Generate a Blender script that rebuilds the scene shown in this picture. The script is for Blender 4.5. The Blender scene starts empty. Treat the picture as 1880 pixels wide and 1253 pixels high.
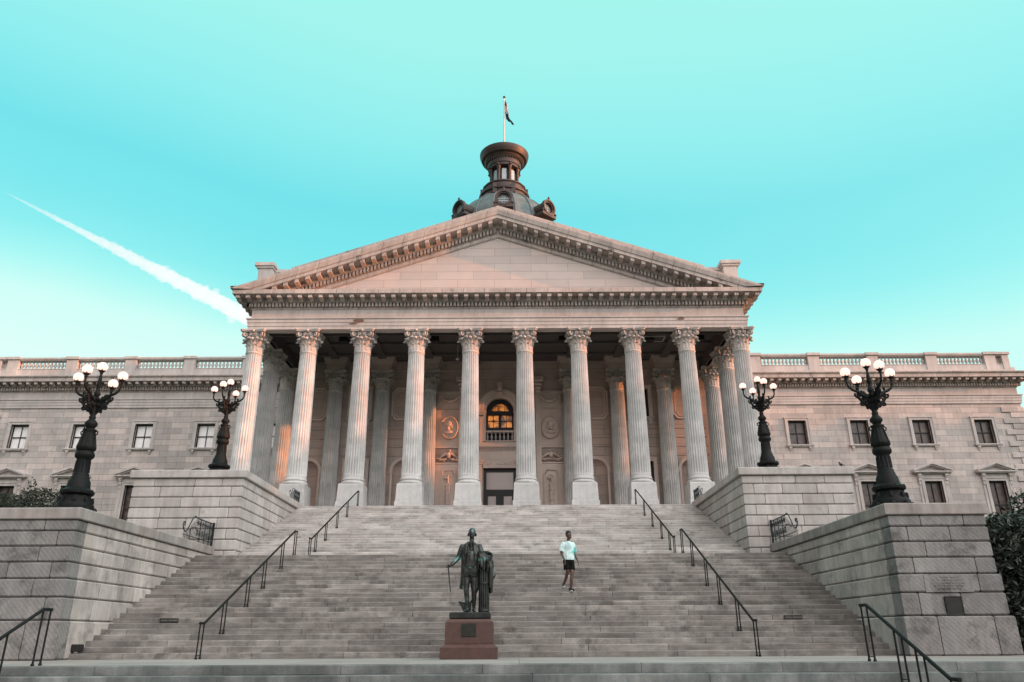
import bpy, math, random
from mathutils import Vector, Matrix
R = math.radians
random.seed(7)
sc = bpy.context.scene
COL = sc.collection

# ------------------------------------------------------------------ camera
cd = bpy.data.cameras.new('camera'); cam = bpy.data.objects.new('camera', cd); COL.objects.link(cam)
cd.sensor_width = 36; cd.lens = 1391.0/1880*36; cd.clip_end = 6000; cd.clip_start = .1
cam.location = (0.8, 0, 0.486)
cam.matrix_world = Matrix.Translation((0.8, 0, .486)) @ Matrix.Rotation(R(90+21.35), 4, 'X') @ Matrix.Rotation(R(-0.30), 4, 'Z')
sc.camera = cam
# ------------------------------------------------------------------ world
SUN_AZ = R(9)      # angle from +X towards the viewer's side
SUN_EL = R(7.5)
w = bpy.data.worlds.new("World"); sc.world = w; w.use_nodes = True
nt = w.node_tree; N = nt.nodes; L = nt.links; N.clear()
out = N.new('ShaderNodeOutputWorld'); bg = N.new('ShaderNodeBackground'); bg.inputs['Strength'].default_value = 1.0
L.new(bg.outputs[0], out.inputs[0])
sky = N.new('ShaderNodeTexSky'); sky.sky_type = 'NISHITA'; sky.sun_disc = False
sky.sun_elevation = SUN_EL; sky.sun_rotation = R(90)+SUN_AZ
skm = N.new('ShaderNodeVectorMath'); skm.operation = 'SCALE'; skm.inputs['Scale'].default_value = .02
L.new(sky.outputs[0], skm.inputs[0])
geo = N.new('ShaderNodeTexCoord'); sep = N.new('ShaderNodeSeparateXYZ'); L.new(geo.outputs['Generated'], sep.inputs[0])
def wmath(op, a, b=None, c=None, clamp=False):
    n = N.new('ShaderNodeMath'); n.operation = op; n.use_clamp = clamp
    for i, q in enumerate((a, b, c)):
        if q is None: continue
        if isinstance(q, (int, float)): n.inputs[i].default_value = q
        else: L.new(q, n.inputs[i])
    return n.outputs[0]
def wmix(f, a, b):
    n = N.new('ShaderNodeMix'); n.data_type = 'RGBA'
    if isinstance(f, (int, float)): n.inputs['Factor'].default_value = f
    else: L.new(f, n.inputs['Factor'])
    for s, q in (('A', a), ('B', b)):
        s = [i for i in n.inputs if i.name == s and i.type == 'RGBA'][0]
        if isinstance(q, tuple): s.default_value = q+(1,)
        else: L.new(q, s)
    return [o for o in n.outputs if o.type == 'RGBA'][0]
ramp = N.new('ShaderNodeValToRGB')          # turquoise evening sky, paler at the horizon and overhead
sn = N.new('ShaderNodeTexNoise'); sn.inputs['Scale'].default_value = 2.2; sn.inputs['Detail'].default_value = 7; L.new(geo.outputs['Generated'], sn.inputs['Vector'])
zz = wmath('MULTIPLY_ADD', wmath('SUBTRACT', sn.outputs['Fac'], .5), .05, wmath('MULTIPLY_ADD', sep.outputs[0], .04, sep.outputs[2]))
L.new(wmath('MULTIPLY', zz, 1.0, clamp=True), ramp.inputs[0])
cr = ramp.color_ramp
stops = [(0.0, (.62, .90, .86)), (.28, (.70, .98, .90)), (.335, (.62, .97, .89)), (.375, (.38, .91, .87)), (.41, (.25, .83, .84)), (.45, (.19, .78, .82)), (.51, (.165, .745, .80)), (.58, (.26, .83, .83)), (.67, (.35, .89, .83)), (.76, (.37, .90, .81)), (1, (.34, .84, .76))]
cr.elements[0].position = stops[0][0]; cr.elements[0].color = stops[0][1]+(1,)
cr.elements[1].position = 1; cr.elements[1].color = stops[-1][1]+(1,)
for p, c in stops[1:-1]:
    e = cr.elements.new(p); e.color = c+(1,)
# paler veil towards the middle right of the sky, deeper over the left
fr = wmix(wmath('MULTIPLY', wmath('ADD', sep.outputs[0], .02, clamp=True), .55, clamp=True), ramp.outputs[0], (.42, .92, .87))
warm = N.new('ShaderNodeValToRGB')          # the afterglow behind the photographer
L.new(wmath('MULTIPLY', sep.outputs[2], 1.0, clamp=True), warm.inputs[0])
wc = warm.color_ramp
wc.elements[0].position = 0; wc.elements[0].color = (.55, .51, .50, 1); wc.elements[1].position = 1; wc.elements[1].color = (1.7, 1.55, 1.52, 1)
for p, c in ((.10, (1.05, .98, .95, 1)), (.36, (2.75, 2.68, 2.66, 1)), (.7, (2.1, 2.02, 2.0, 1))): e = wc.elements.new(p); e.color = c
back = wmath('MULTIPLY_ADD', sep.outputs[1], -3.0, .55, clamp=True)
wsc = N.new('ShaderNodeVectorMath'); wsc.operation = 'SCALE'; L.new(warm.outputs[0], wsc.inputs[0]); L.new(wmath('MULTIPLY_ADD', sep.outputs[0], .90, .92), wsc.inputs['Scale'])
full = wmix(back, fr, wsc.outputs[0])
add = N.new('ShaderNodeVectorMath'); add.operation = 'ADD'; L.new(full, add.inputs[0]); L.new(skm.outputs[0], add.inputs[1])
L.new(add.outputs[0], bg.inputs['Color'])
# ------------------------------------------------------------------ sun
sd = bpy.data.lights.new('sun', 'SUN'); sd.energy = 5.6; sd.angle = R(0.6); sd.color = (1, .30, .075)
so = bpy.data.objects.new('sun', sd); COL.objects.link(so)
sv = Vector((math.cos(SUN_AZ)*math.cos(SUN_EL), -math.sin(SUN_AZ)*math.cos(SUN_EL), math.sin(SUN_EL)))
so.rotation_euler = sv.to_track_quat('Z', 'Y').to_euler(); so.location = (60, -20, 40)
sc.view_settings.view_transform = 'Standard'; sc.view_settings.look = 'None'; sc.view_settings.exposure = 0; sc.view_settings.gamma = 1
sc.render.engine = 'CYCLES'
sc.cycles.max_bounces = 6; sc.cycles.diffuse_bounces = 3; sc.cycles.transparent_max_bounces = 24; sc.cycles.volume_bounces = 1

# ------------------------------------------------------------------ materials
def nodemat(name):
    m = bpy.data.materials.new(name); m.use_nodes = True
    n = m.node_tree.nodes; n.clear()
    o = n.new('ShaderNodeOutputMaterial'); b = n.new('ShaderNodeBsdfPrincipled'); m.node_tree.links.new(b.outputs[0], o.inputs[0])
    return m, n, m.node_tree.links, b
def stone(name, col, rough=.85, var=.25, vs=.8, block=None, joint=.45, bvar=.22, tint=None, tintamt=.3, streak=0, streakdir='z', bump=.25, fine=30, spec=.25, jsize=.012, dirt=None, dirtlo=.55, dirthi=.7, dirtscale=1.2, hatch=0, island=0, objrand=0):
    m, n, l, b = nodemat(name)
    tc = n.new('ShaderNodeTexCoord'); sp = n.new('ShaderNodeSeparateXYZ'); l.new(tc.outputs['Object'], sp.inputs[0])
    def noise(scale, detail=5, vec=None, r=.6):
        q = n.new('ShaderNodeTexNoise'); q.inputs['Scale'].default_value = scale; q.inputs['Detail'].default_value = detail; q.inputs['Roughness'].default_value = r
        l.new(vec if vec is not None else tc.outputs['Object'], q.inputs['Vector']); return q.outputs['Fac']
    def mr(v, a, b_, c, d):
        q = n.new('ShaderNodeMapRange'); l.new(v, q.inputs[0])
        for i, x in enumerate((a, b_, c, d)): q.inputs[i+1].default_value = x
        return q.outputs[0]
    def mul(a, f):  # colour * scalar
        q = n.new('ShaderNodeVectorMath'); q.operation = 'SCALE'; l.new(a, q.inputs[0])
        if isinstance(f, float): q.inputs['Scale'].default_value = f
        else: l.new(f, q.inputs['Scale'])
        return q.outputs[0]
    def mix(f, a, b_):
        q = n.new('ShaderNodeMix'); q.data_type = 'RGBA'; l.new(f, q.inputs['Factor'])
        A = [i for i in q.inputs if i.name == 'A' and i.type == 'RGBA'][0]; B = [i for i in q.inputs if i.name == 'B' and i.type == 'RGBA'][0]
        for s, v in ((A, a), (B, b_)):
            if isinstance(v, tuple): s.default_value = v+(1,)
            else: l.new(v, s)
        return [o for o in q.outputs if o.type == 'RGBA'][0]
    rgb = n.new('ShaderNodeRGB'); rgb.outputs[0].default_value = col+(1,)
    c = rgb.outputs[0]
    if tint: c = mix(mr(noise(vs*.7+.13, 4), .42, .62, 0, tintamt), c, tint)
    c = mul(c, mr(noise(vs, 6), .3, .7, 1-var, 1+var*.6))
    c = mul(c, mr(noise(fine, 3), .25, .75, 1-var*.4, 1+var*.4))
    h = noise(fine, 4)
    if objrand:
        oi = n.new('ShaderNodeObjectInfo'); c = mul(c, mr(oi.outputs['Random'], 0, 1, 1-objrand, 1+objrand*.6))
    if island:
        gi = n.new('ShaderNodeNewGeometry'); c = mul(c, mr(gi.outputs['Random Per Island'], 0, 1, 1-island, 1+island))
    ad = n.new('ShaderNodeMath'); ad.operation = 'ADD'; l.new(sp.outputs[0], ad.inputs[0]); l.new(sp.outputs[1], ad.inputs[1])
    if streak:
        cb = n.new('ShaderNodeCombineXYZ')
        m1 = n.new('ShaderNodeMath'); m1.operation = 'MULTIPLY'; l.new(ad.outputs[0], m1.inputs[0])
        m2 = n.new('ShaderNodeMath'); m2.operation = 'MULTIPLY'; l.new(sp.outputs[2], m2.inputs[0])
        m1.inputs[1].default_value, m2.inputs[1].default_value = ((4.0, .35) if streakdir == 'z' else (.7, 9.0))
        l.new(m1.outputs[0], cb.inputs[0]); l.new(m2.outputs[0], cb.inputs[1])
        c = mul(c, mr(noise(1.0, 5, cb.outputs[0]), .35, .7, 1.05, 1-streak))
    if dirt: c = mix(mr(noise(dirtscale, 7, r=.7), dirtlo, dirthi, 0, 1), c, dirt)
    if hatch:
        wv = n.new('ShaderNodeTexWave'); wv.bands_direction = 'DIAGONAL'; wv.inputs['Scale'].default_value = 4.6; wv.inputs['Distortion'].default_value = 1.2; wv.inputs['Detail Scale'].default_value = 3
        cbh = n.new('ShaderNodeCombineXYZ'); l.new(ad.outputs[0], cbh.inputs[0]); l.new(sp.outputs[2], cbh.inputs[1]); l.new(cbh.outputs[0], wv.inputs['Vector'])
        c = mul(c, mr(wv.outputs['Fac'], 0, 1, 1-hatch, 1+hatch*.5))
    bf = None
    if block:
        cb2 = n.new('ShaderNodeCombineXYZ'); l.new(ad.outputs[0], cb2.inputs[0]); l.new(sp.outputs[2], cb2.inputs[1])
        br = n.new('ShaderNodeTexBrick'); l.new(cb2.outputs[0], br.inputs['Vector'])
        br.inputs['Scale'].default_value = 1; br.inputs['Brick Width'].default_value = block[0]; br.inputs['Row Height'].default_value = block[1]
        br.inputs['Mortar Size'].default_value = jsize; br.inputs['Mortar Smooth'].default_value = .3; br.inputs['Bias'].default_value = .1
        br.inputs['Color1'].default_value = (1-bvar, 1-bvar*.95, 1-bvar*.9, 1); br.inputs['Color2'].default_value = (1.06, 1.02, 1.0, 1)
        br.inputs['Mortar'].default_value = (joint, joint, joint, 1); br.offset = .43
        q = n.new('ShaderNodeVectorMath'); q.operation = 'MULTIPLY'; l.new(c, q.inputs[0]); l.new(br.outputs['Color'], q.inputs[1]); c = q.outputs[0]
        bf = br.outputs['Fac']
    l.new(c, b.inputs['Base Color'])
    b.inputs['Roughness'].default_value = rough; b.inputs['Specular IOR Level'].default_value = spec
    if bump:
        bp = n.new('ShaderNodeBump'); bp.inputs['Strength'].default_value = bump; bp.inputs['Distance'].default_value = .02
        if bf:
            s = n.new('ShaderNodeMath'); s.operation = 'SUBTRACT'; l.new(h, s.inputs[0]); l.new(bf, s.inputs[1]); l.new(s.outputs[0], bp.inputs['Height'])
        else: l.new(h, bp.inputs['Height'])
        l.new(bp.outputs[0], b.inputs['Normal'])
    return m
def plain(name, col, rough=.5, metal=0, spec=.5, emit=None, es=0, var=.1, vs=8):
    m, n, l, b = nodemat(name)
    tc = n.new('ShaderNodeTexCoord'); q = n.new('ShaderNodeTexNoise'); q.inputs['Scale'].default_value = vs; q.inputs['Detail'].default_value = 4
    l.new(tc.outputs['Object'], q.inputs['Vector'])
    mr = n.new('ShaderNodeMapRange'); l.new(q.outputs['Fac'], mr.inputs[0]); mr.inputs[1].default_value = .3; mr.inputs[2].default_value = .7; mr.inputs[3].default_value = 1-var; mr.inputs[4].default_value = 1+var
    rgb = n.new('ShaderNodeRGB'); rgb.outputs[0].default_value = col+(1,)
    s = n.new('ShaderNodeVectorMath'); s.operation = 'SCALE'; l.new(rgb.outputs[0], s.inputs[0]); l.new(mr.outputs[0], s.inputs['Scale']); l.new(s.outputs[0], b.inputs['Base Color'])
    b.inputs['Roughness'].default_value = rough; b.inputs['Metallic'].default_value = metal; b.inputs['Specular IOR Level'].default_value = spec
    if emit: b.inputs['Emission Color'].default_value = emit+(1,); b.inputs['Emission Strength'].default_value = es
    return m
def patches(name, c1, c2, lo, hi, scale, rough=.6, metal=0, c3=None):
    m, n, l, b = nodemat(name)
    tc = n.new('ShaderNodeTexCoord'); q = n.new('ShaderNodeTexNoise'); q.inputs['Scale'].default_value = scale; q.inputs['Detail'].default_value = 5
    l.new(tc.outputs['Object'], q.inputs['Vector'])
    r = n.new('ShaderNodeValToRGB'); l.new(q.outputs['Fac'], r.inputs[0]); r.color_ramp.elements[0].position = lo; r.color_ramp.elements[0].color = c1+(1,)
    r.color_ramp.elements[1].position = hi; r.color_ramp.elements[1].color = c2+(1,)
    if c3: e = r.color_ramp.elements.new(min(.99, hi+.12)); e.color = c3+(1,)
    l.new(r.outputs[0], b.inputs['Base Color']); b.inputs['Roughness'].default_value = rough; b.inputs['Metallic'].default_value = metal
    return m
PINK = (.54, .455, .42)
M = {}
M['marble'] = stone('pale_marble', (.53, .495, .475), var=.2, vs=.6, tint=PINK, tintamt=.35, streak=.16, bump=.15, dirt=(.36, .33, .31), dirtlo=.56, dirthi=.74, dirtscale=.9)
M['ashlar'] = stone('ashlar_blocks', (.54, .50, .475), var=.20, vs=.4, block=(1.35, .425), joint=.46, bvar=.30, tint=PINK, tintamt=.4, streak=.12, jsize=.014, dirt=(.36, .34, .33), dirtlo=.56, dirthi=.74, dirtscale=1.3)
M['tymp'] = stone('tympanum_blocks', (.57, .51, .485), var=.1, vs=.4, block=(2.1, .5), joint=.62, bvar=.12, tint=(.58, .46, .42), tintamt=.5, jsize=.014)
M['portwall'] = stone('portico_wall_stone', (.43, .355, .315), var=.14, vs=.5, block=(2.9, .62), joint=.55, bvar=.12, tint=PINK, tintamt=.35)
M['relief'] = stone('carved_stone', (.62, .515, .46), var=.16, vs=.8, bump=.2)
M['cornice'] = stone('weathered_cornice_stone', (.46, .42, .395), var=.2, vs=.7, tint=PINK, tintamt=.5, streak=.22, block=(1.17, 40), joint=.25, bvar=.04, jsize=.012, dirt=(.10, .085, .08), dirtlo=.60, dirthi=.72, dirtscale=1.3)
M['column'] = stone('column_marble', (.58, .57, .56), var=.18, vs=1.2, streak=.10, tint=(.43, .44, .43), tintamt=.7, bump=.12, objrand=.12, dirt=(.34, .32, .31), dirtlo=.60, dirthi=.78, dirtscale=2.6)
M['capital'] = stone('capital_marble', (.49, .455, .43), var=.25, vs=2.2, bump=.3, dirt=(.16, .11, .095), dirtlo=.54, dirthi=.74, dirtscale=1.9, objrand=.15)
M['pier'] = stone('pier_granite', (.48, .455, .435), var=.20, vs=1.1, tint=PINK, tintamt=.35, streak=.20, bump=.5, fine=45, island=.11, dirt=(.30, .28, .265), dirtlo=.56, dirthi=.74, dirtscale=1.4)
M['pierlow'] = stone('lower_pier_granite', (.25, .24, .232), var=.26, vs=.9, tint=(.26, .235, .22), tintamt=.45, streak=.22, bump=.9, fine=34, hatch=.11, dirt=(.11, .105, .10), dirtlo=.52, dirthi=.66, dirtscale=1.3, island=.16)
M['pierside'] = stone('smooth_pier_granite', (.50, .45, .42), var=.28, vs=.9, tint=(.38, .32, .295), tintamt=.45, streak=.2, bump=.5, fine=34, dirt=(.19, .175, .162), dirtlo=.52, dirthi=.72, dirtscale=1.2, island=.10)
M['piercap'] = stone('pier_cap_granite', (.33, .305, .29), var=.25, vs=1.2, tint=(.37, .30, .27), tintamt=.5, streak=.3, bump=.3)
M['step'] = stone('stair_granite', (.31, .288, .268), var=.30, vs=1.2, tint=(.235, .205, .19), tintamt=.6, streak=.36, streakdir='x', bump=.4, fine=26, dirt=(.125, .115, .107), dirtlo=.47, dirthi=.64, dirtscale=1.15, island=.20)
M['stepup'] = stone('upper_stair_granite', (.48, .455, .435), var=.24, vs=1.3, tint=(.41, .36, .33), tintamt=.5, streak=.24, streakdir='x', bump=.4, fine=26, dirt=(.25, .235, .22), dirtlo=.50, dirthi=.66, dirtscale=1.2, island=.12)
M['kerb'] = stone('kerb_granite', (.15, .165, .16), var=.45, vs=1.3, tint=(.27, .27, .26), tintamt=.7, streak=.25, bump=.5, fine=40, island=.12)
M['pave'] = stone('paving_granite', (.33, .305, .285), var=.18, vs=.6, tint=(.34, .29, .27), tintamt=.5, bump=.3, island=.08)
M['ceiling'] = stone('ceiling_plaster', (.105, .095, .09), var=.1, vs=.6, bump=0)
M['iron'] = plain('black_iron', (.010, .010, .009), .65, 0, spec=.2, var=.3)
M['plaque'] = plain('dark_plaque_bronze', (.022, .022, .019), .6, 0, spec=.25, var=.25)
M['lampiron'] = stone('lamp_cast_iron', (.005, .005, .005), rough=.6, var=.4, vs=6, spec=.22, bump=.5, fine=22, tint=(.006, .010, .009), tintamt=.7)
M['railgreen'] = patches('green_black_iron', (.012, .014, .014), (.035, .06, .058), .45, .65, 9, .45, .5)
M['globe'] = plain('lit_globe_glass', (.25, .20, .19), .3, emit=(1, .62, .53), es=1.4, var=.02)
M['copper'] = patches('weathered_copper', (.085, .115, .12), (.15, .175, .175), .35, .65, 1.2, .55, .2)
M['redstone'] = stone('brown_painted_metal', (.050, .030, .025), rough=.5, var=.3, vs=1.2, tint=(.03, .025, .024), tintamt=.6, bump=.1, spec=.5)
M['granite'] = stone('red_granite', (.075, .034, .027), rough=.4, var=.25, vs=9, fine=120, bump=.03, spec=.5)
M['bronze'] = patches('bronze_patina', (.020, .020, .018), (.055, .060, .055), .36, .58, 5, .36, .6, (.11, .24, .23))
M['bronzedark'] = patches('dark_bronze', (.016, .018, .017), (.034, .038, .035), .4, .6, 6, .38, .55)
M['darkmetal'] = plain('dark_frame', (.010, .010, .010), .45, .2)
M['blind'] = plain('blind_with_reflected_sky', (.86, .84, .83), .2, var=.06, vs=2, spec=.9)  # white blind, lightened further to stand for sky reflected in the glass
M['brownblind'] = patches('brown_curtain', (.035, .025, .022), (.10, .07, .06), .35, .65, 3, .3)
M['doorglass'] = plain('door_glass', (.36, .29, .27), .12, var=.04, vs=1, spec=.8)  # pinkish base colour paints the sky reflected in the panes
M['litglass'] = patches('lit_window_glass', (.85, .27, .035), (.10, .035, .015), .42, .58, 2.4, .2)
_b = [x for x in M['litglass'].node_tree.nodes if x.type == 'BSDF_PRINCIPLED'][0]
_r = [x for x in M['litglass'].node_tree.nodes if x.type == 'VALTORGB'][0]
M['litglass'].node_tree.links.new(_r.outputs[0], _b.inputs['Emission Color']); _b.inputs['Emission Strength'].default_value = .62
M['skyglass'] = plain('grey_sky_glass', (.30, .36, .38), .1, var=.1, vs=1, spec=1)
M['black'] = plain('matt_black', (.012, .012, .012), .6)
M['white'] = plain('white_paint', (.6, .57, .54), .5)
M['sign'] = plain('black_sign', (.018, .014, .012), .4)
M['signtext'] = plain('grey_lettering', (.26, .25, .23), .5)
M['skin'] = plain('dark_skin', (.085, .042, .028), .45, var=.12, vs=12)
M['hair'] = plain('black_hair', (.008, .007, .007), .7)
M['shorts'] = plain('black_shorts', (.008, .008, .008), .9, spec=.1, var=.3)
M['shirt'] = patches('tie_dye_cotton', (.10, .52, .47), (.70, .82, .81), .37, .48, 3.6, .85, 0, (.40, .58, .58))
M['shoe'] = plain('black_shoe', (.012, .011, .011), .6)
M['sole'] = plain('white_sole', (.75, .72, .68), .6)
M['leaf'] = patches('dark_glossy_leaves', (.012, .018, .012), (.035, .045, .030), .4, .6, 2.5, .4)
M['leafl'] = patches('dark_shrub_leaves', (.014, .018, .012), (.045, .050, .030), .4, .6, 3, .5)
M['bark'] = plain('bark', (.06, .05, .045), .9, var=.3)
M['lawn'] = patches('lawn_grass', (.03, .04, .018), (.06, .075, .03), .4, .6, 6, .95)
M['ochre'] = patches('ochre_leaves', (.45, .26, .05), (.20, .12, .03), .45, .6, 20, .8)
M['roof'] = plain('roof_sheet', (.22, .19, .18), .7)
M['nose'] = M['step']

# ------------------------------------------------------------------ mesh helper
class MB:
    def __init__(s): s.v = []; s.f = []
    def add(s, vs, fs):
        o = len(s.v); s.v += [tuple(q) for q in vs]; s.f += [tuple(i+o for i in q) for q in fs]; return s
    def box(s, x0, y0, z0, x1, y1, z1, dz=0):      # dz: shear, extra z at x1
        if x1 < x0: x0, x1 = x1, x0; z0, z1, dz = z0+dz, z1+dz, -dz
        if y1 < y0: y0, y1 = y1, y0
        return s.add([(x0, y0, z0), (x1, y0, z0+dz), (x1, y1, z0+dz), (x0, y1, z0), (x0, y0, z1), (x1, y0, z1+dz), (x1, y1, z1+dz), (x0, y1, z1)],
              [(0, 3, 2, 1), (4, 5, 6, 7), (0, 1, 5, 4), (1, 2, 6, 5), (2, 3, 7, 6), (3, 0, 4, 7)])
    def cbox(s, x0, y0, z0, x1, y1, z1, c=.02, ct=None):     # all edges chamfered
        ct = c if ct is None else ct
        def ring(i, z): return [(x0+i, y0+i, z), (x1-i, y0+i, z), (x1-i, y1-i, z), (x0+i, y1-i, z)]
        v = ring(c, z0) + ring(0, z0+c) + ring(0, z1-ct) + ring(ct, z1)
        f = [(3, 2, 1, 0), (12, 13, 14, 15)]
        for k in range(3):
            for i in range(4): f.append((k*4+i, k*4+(i+1) % 4, k*4+4+(i+1) % 4, k*4+4+i))
        return s.add(v, f)
    def frustum(s, cx, cy, z0, z1, a0, a1, b0=None, b1=None):
        b0 = a0 if b0 is None else b0; b1 = a1 if b1 is None else b1
        v = [(cx-a0, cy-b0, z0), (cx+a0, cy-b0, z0), (cx+a0, cy+b0, z0), (cx-a0, cy+b0, z0), (cx-a1, cy-b1, z1), (cx+a1, cy-b1, z1), (cx+a1, cy+b1, z1), (cx-a1, cy+b1, z1)]
        return s.add(v, [(0, 3, 2, 1), (4, 5, 6, 7), (0, 1, 5, 4), (1, 2, 6, 5), (2, 3, 7, 6), (3, 0, 4, 7)])
    def lathe(s, prof, n=24, cx=0, cy=0, a0=0, a1=None, amp=None, nf=24):
        full = a1 is None; a1 = a0+2*math.pi if full else a1
        m = n if full else n+1
        v = []
        for (r, z) in prof:
            for i in range(m):
                a = a0+(a1-a0)*i/n
                rr = r
                if amp: rr = r - amp(z)*math.sqrt(max(0, abs(math.sin(a*nf/2))-.22)/.78)
                v.append((cx+rr*math.cos(a), cy+rr*math.sin(a), z))
        f = []
        for k in range(len(prof)-1):
            for i in range(n):
                j = (i+1) % m
                f.append((k*m+i, k*m+j, (k+1)*m+j, (k+1)*m+i))
        if full: f.append(tuple(range(m-1, -1, -1))); f.append(tuple((len(prof)-1)*m+i for i in range(m)))
        return s.add(v, f)
    def tube(s, pts, r, n=8, cap=True):
        pts = [Vector(p) for p in pts]; rs = r if isinstance(r, (list, tuple)) else [r]*len(pts)
        v = []; up = None
        for i, p in enumerate(pts):
            d = (pts[min(i+1, len(pts)-1)]-pts[max(i-1, 0)]).normalized()
            if up is None: up = Vector((0, 0, 1)) if abs(d.z) < .9 else Vector((1, 0, 0))
            a = d.cross(up).normalized(); b = a.cross(d).normalized(); up = b
            for k in range(n):
                t = 2*math.pi*k/n; v.append(p+a*math.cos(t)*rs[i]+b*math.sin(t)*rs[i])
        f = [(i*n+k, i*n+(k+1) % n, (i+1)*n+(k+1) % n, (i+1)*n+k) for i in range(len(pts)-1) for k in range(n)]
        if cap: f.append(tuple(range(n-1, -1, -1))); f.append(tuple((len(pts)-1)*n+k for k in range(n)))
        return s.add(v, f)
    def run(s, prof, path):         # profile (p outwards, z) swept along plan path, outside on the right hand
        P = [Vector(p) for p in path]; ms = []
        for i in range(len(P)):
            ns = []
            if i > 0: d = (P[i]-P[i-1]).normalized(); ns.append(Vector((d.y, -d.x)))
            if i < len(P)-1: d = (P[i+1]-P[i]).normalized(); ns.append(Vector((d.y, -d.x)))
            ms.append(ns[0] if len(ns) == 1 else (ns[0]+ns[1])/(1+ns[0].dot(ns[1])))
        k = len(prof)
        v = [(P[i].x+ms[i].x*p, P[i].y+ms[i].y*p, z) for i in range(len(P)) for (p, z) in prof]
        f = [(i*k+j, (i+1)*k+j, (i+1)*k+j+1, i*k+j+1) for i in range(len(P)-1) for j in range(k-1)]
        return s.add(v, f)
    def extr(s, poly, axis, a, b):  # closed polygon extruded along axis
        n = len(poly)
        def P(q, t): return {'x': (t, q[0], q[1]), 'y': (q[0], t, q[1]), 'z': (q[0], q[1], t)}[axis]
        v = [P(q, a) for q in poly]+[P(q, b) for q in poly]
        f = [tuple(range(n)), tuple(range(2*n-1, n-1, -1))]+[(i, i+n, (i+1) % n+n, (i+1) % n) for i in range(n)]
        return s.add(v, f)
    def ball(s, c, r, n=12, m=8, rot=None):
        rx, ry, rz = (r, r, r) if isinstance(r, (int, float)) else r
        v = []; c = Vector(c)
        for i in range(m+1):
            t = math.pi*i/m
            for k in range(n):
                a = 2*math.pi*k/n
                q = Vector((rx*math.sin(t)*math.cos(a), ry*math.sin(t)*math.sin(a), rz*math.cos(t)))
                if rot: q = rot @ q
                v.append(c+q)
        return s.add(v, [(i*n+k, (i+1)*n+k, (i+1)*n+(k+1) % n, i*n+(k+1) % n) for i in range(m) for k in range(n)])
    def build(s, name, mat, parent=None, smooth=None, loc=None):
        me = bpy.data.meshes.new(name)
        o = (0, 0, 0)
        if parent is not None and loc is None: o = ORG.get(parent.name, (0, 0, 0))
        me.from_pydata([(a-o[0], b-o[1], c-o[2]) for a, b, c in s.v], [], s.f); me.update()
        me.materials.append(M[mat] if isinstance(mat, str) else mat)
        if smooth is not None:
            me.polygons.foreach_set('use_smooth', [True]*len(me.polygons))
            if smooth < 180: me.set_sharp_from_angle(angle=R(smooth))
        ob = bpy.data.objects.new(name, me); COL.objects.link(ob)
        if parent is not None: ob.parent = parent; ORG[ob.name] = o
        if loc: ob.location = loc
        return ob
ORG = {}
def deepen(m, k): m.v = [(x, BY-(BY-y)*k if y < BY-.03 else y, z) for x, y, z in m.v]
def tag(o, label=None, cat=None, group=None, kind=None):
    if label: o['label'] = label
    if cat: o['category'] = cat
    if group: o['group'] = group
    if kind: o['kind'] = kind
    return o
def thing(name, label, cat, loc=(0, 0, 0), group=None, rz=0):
    o = bpy.data.objects.new(name, None); COL.objects.link(o); o.location = loc; o.rotation_euler.z = rz; o.empty_display_size = .3
    ORG[o.name] = tuple(loc); return tag(o, label, cat, group)
def copy_tree(o, parent=None):
    c = o.copy(); COL.objects.link(c)
    if parent is not None: c.parent = parent
    for ch in list(o.children): copy_tree(ch, c)
    return c
def place(src, loc, label, rz=0, sx=1, group=None):
    c = copy_tree(src); c.location = loc; c.rotation_euler.z = rz; c['label'] = label; c.scale.x = sx
    if group: c['group'] = group
    return c

# ================================================================== setting
g = MB(); X = 3000
g.add([(-X, -X, -1.25), (X, -X, -1.25), (X, 13.7, -1.25), (-X, 13.7, -1.25), (-X, 16.9, -.02), (X, 16.9, -.02), (X, X, -.02), (-X, X, -.02)], [(0, 1, 2, 3), (3, 2, 5, 4), (4, 5, 6, 7)])
tag(g.build('ground', 'lawn'), kind='structure')
g = MB().box(-60, 5, -1.24, 60, 13.9, -1.2)
tag(g.build('street_pavement', 'pave'), kind='structure')
# landing slab joints built as big flagstones
g = MB(); xx = -34.0
while xx < 34:
    wdt = random.uniform(1.9, 2.6)
    for (a, b) in ((16.42, 18.6), (18.6, 20.95)): g.cbox(xx, a, -.3, xx+wdt-.006, b-.006, random.uniform(-.002, .002), .004)
    xx += wdt
tag(g.build('paved_landing', 'pave'), kind='structure')

# front steps down to the street
fs = thing('stone_steps', 'wide grey-green granite steps along the bottom of the photo, below the landing', 'steps', (0, 15, -1.2))
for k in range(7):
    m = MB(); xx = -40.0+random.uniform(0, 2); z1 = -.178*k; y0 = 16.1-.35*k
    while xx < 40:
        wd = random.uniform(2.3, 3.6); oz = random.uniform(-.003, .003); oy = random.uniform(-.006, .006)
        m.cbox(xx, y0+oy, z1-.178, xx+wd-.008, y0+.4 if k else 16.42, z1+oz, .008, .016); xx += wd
    m.build('step', 'kerb', fs)

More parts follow.
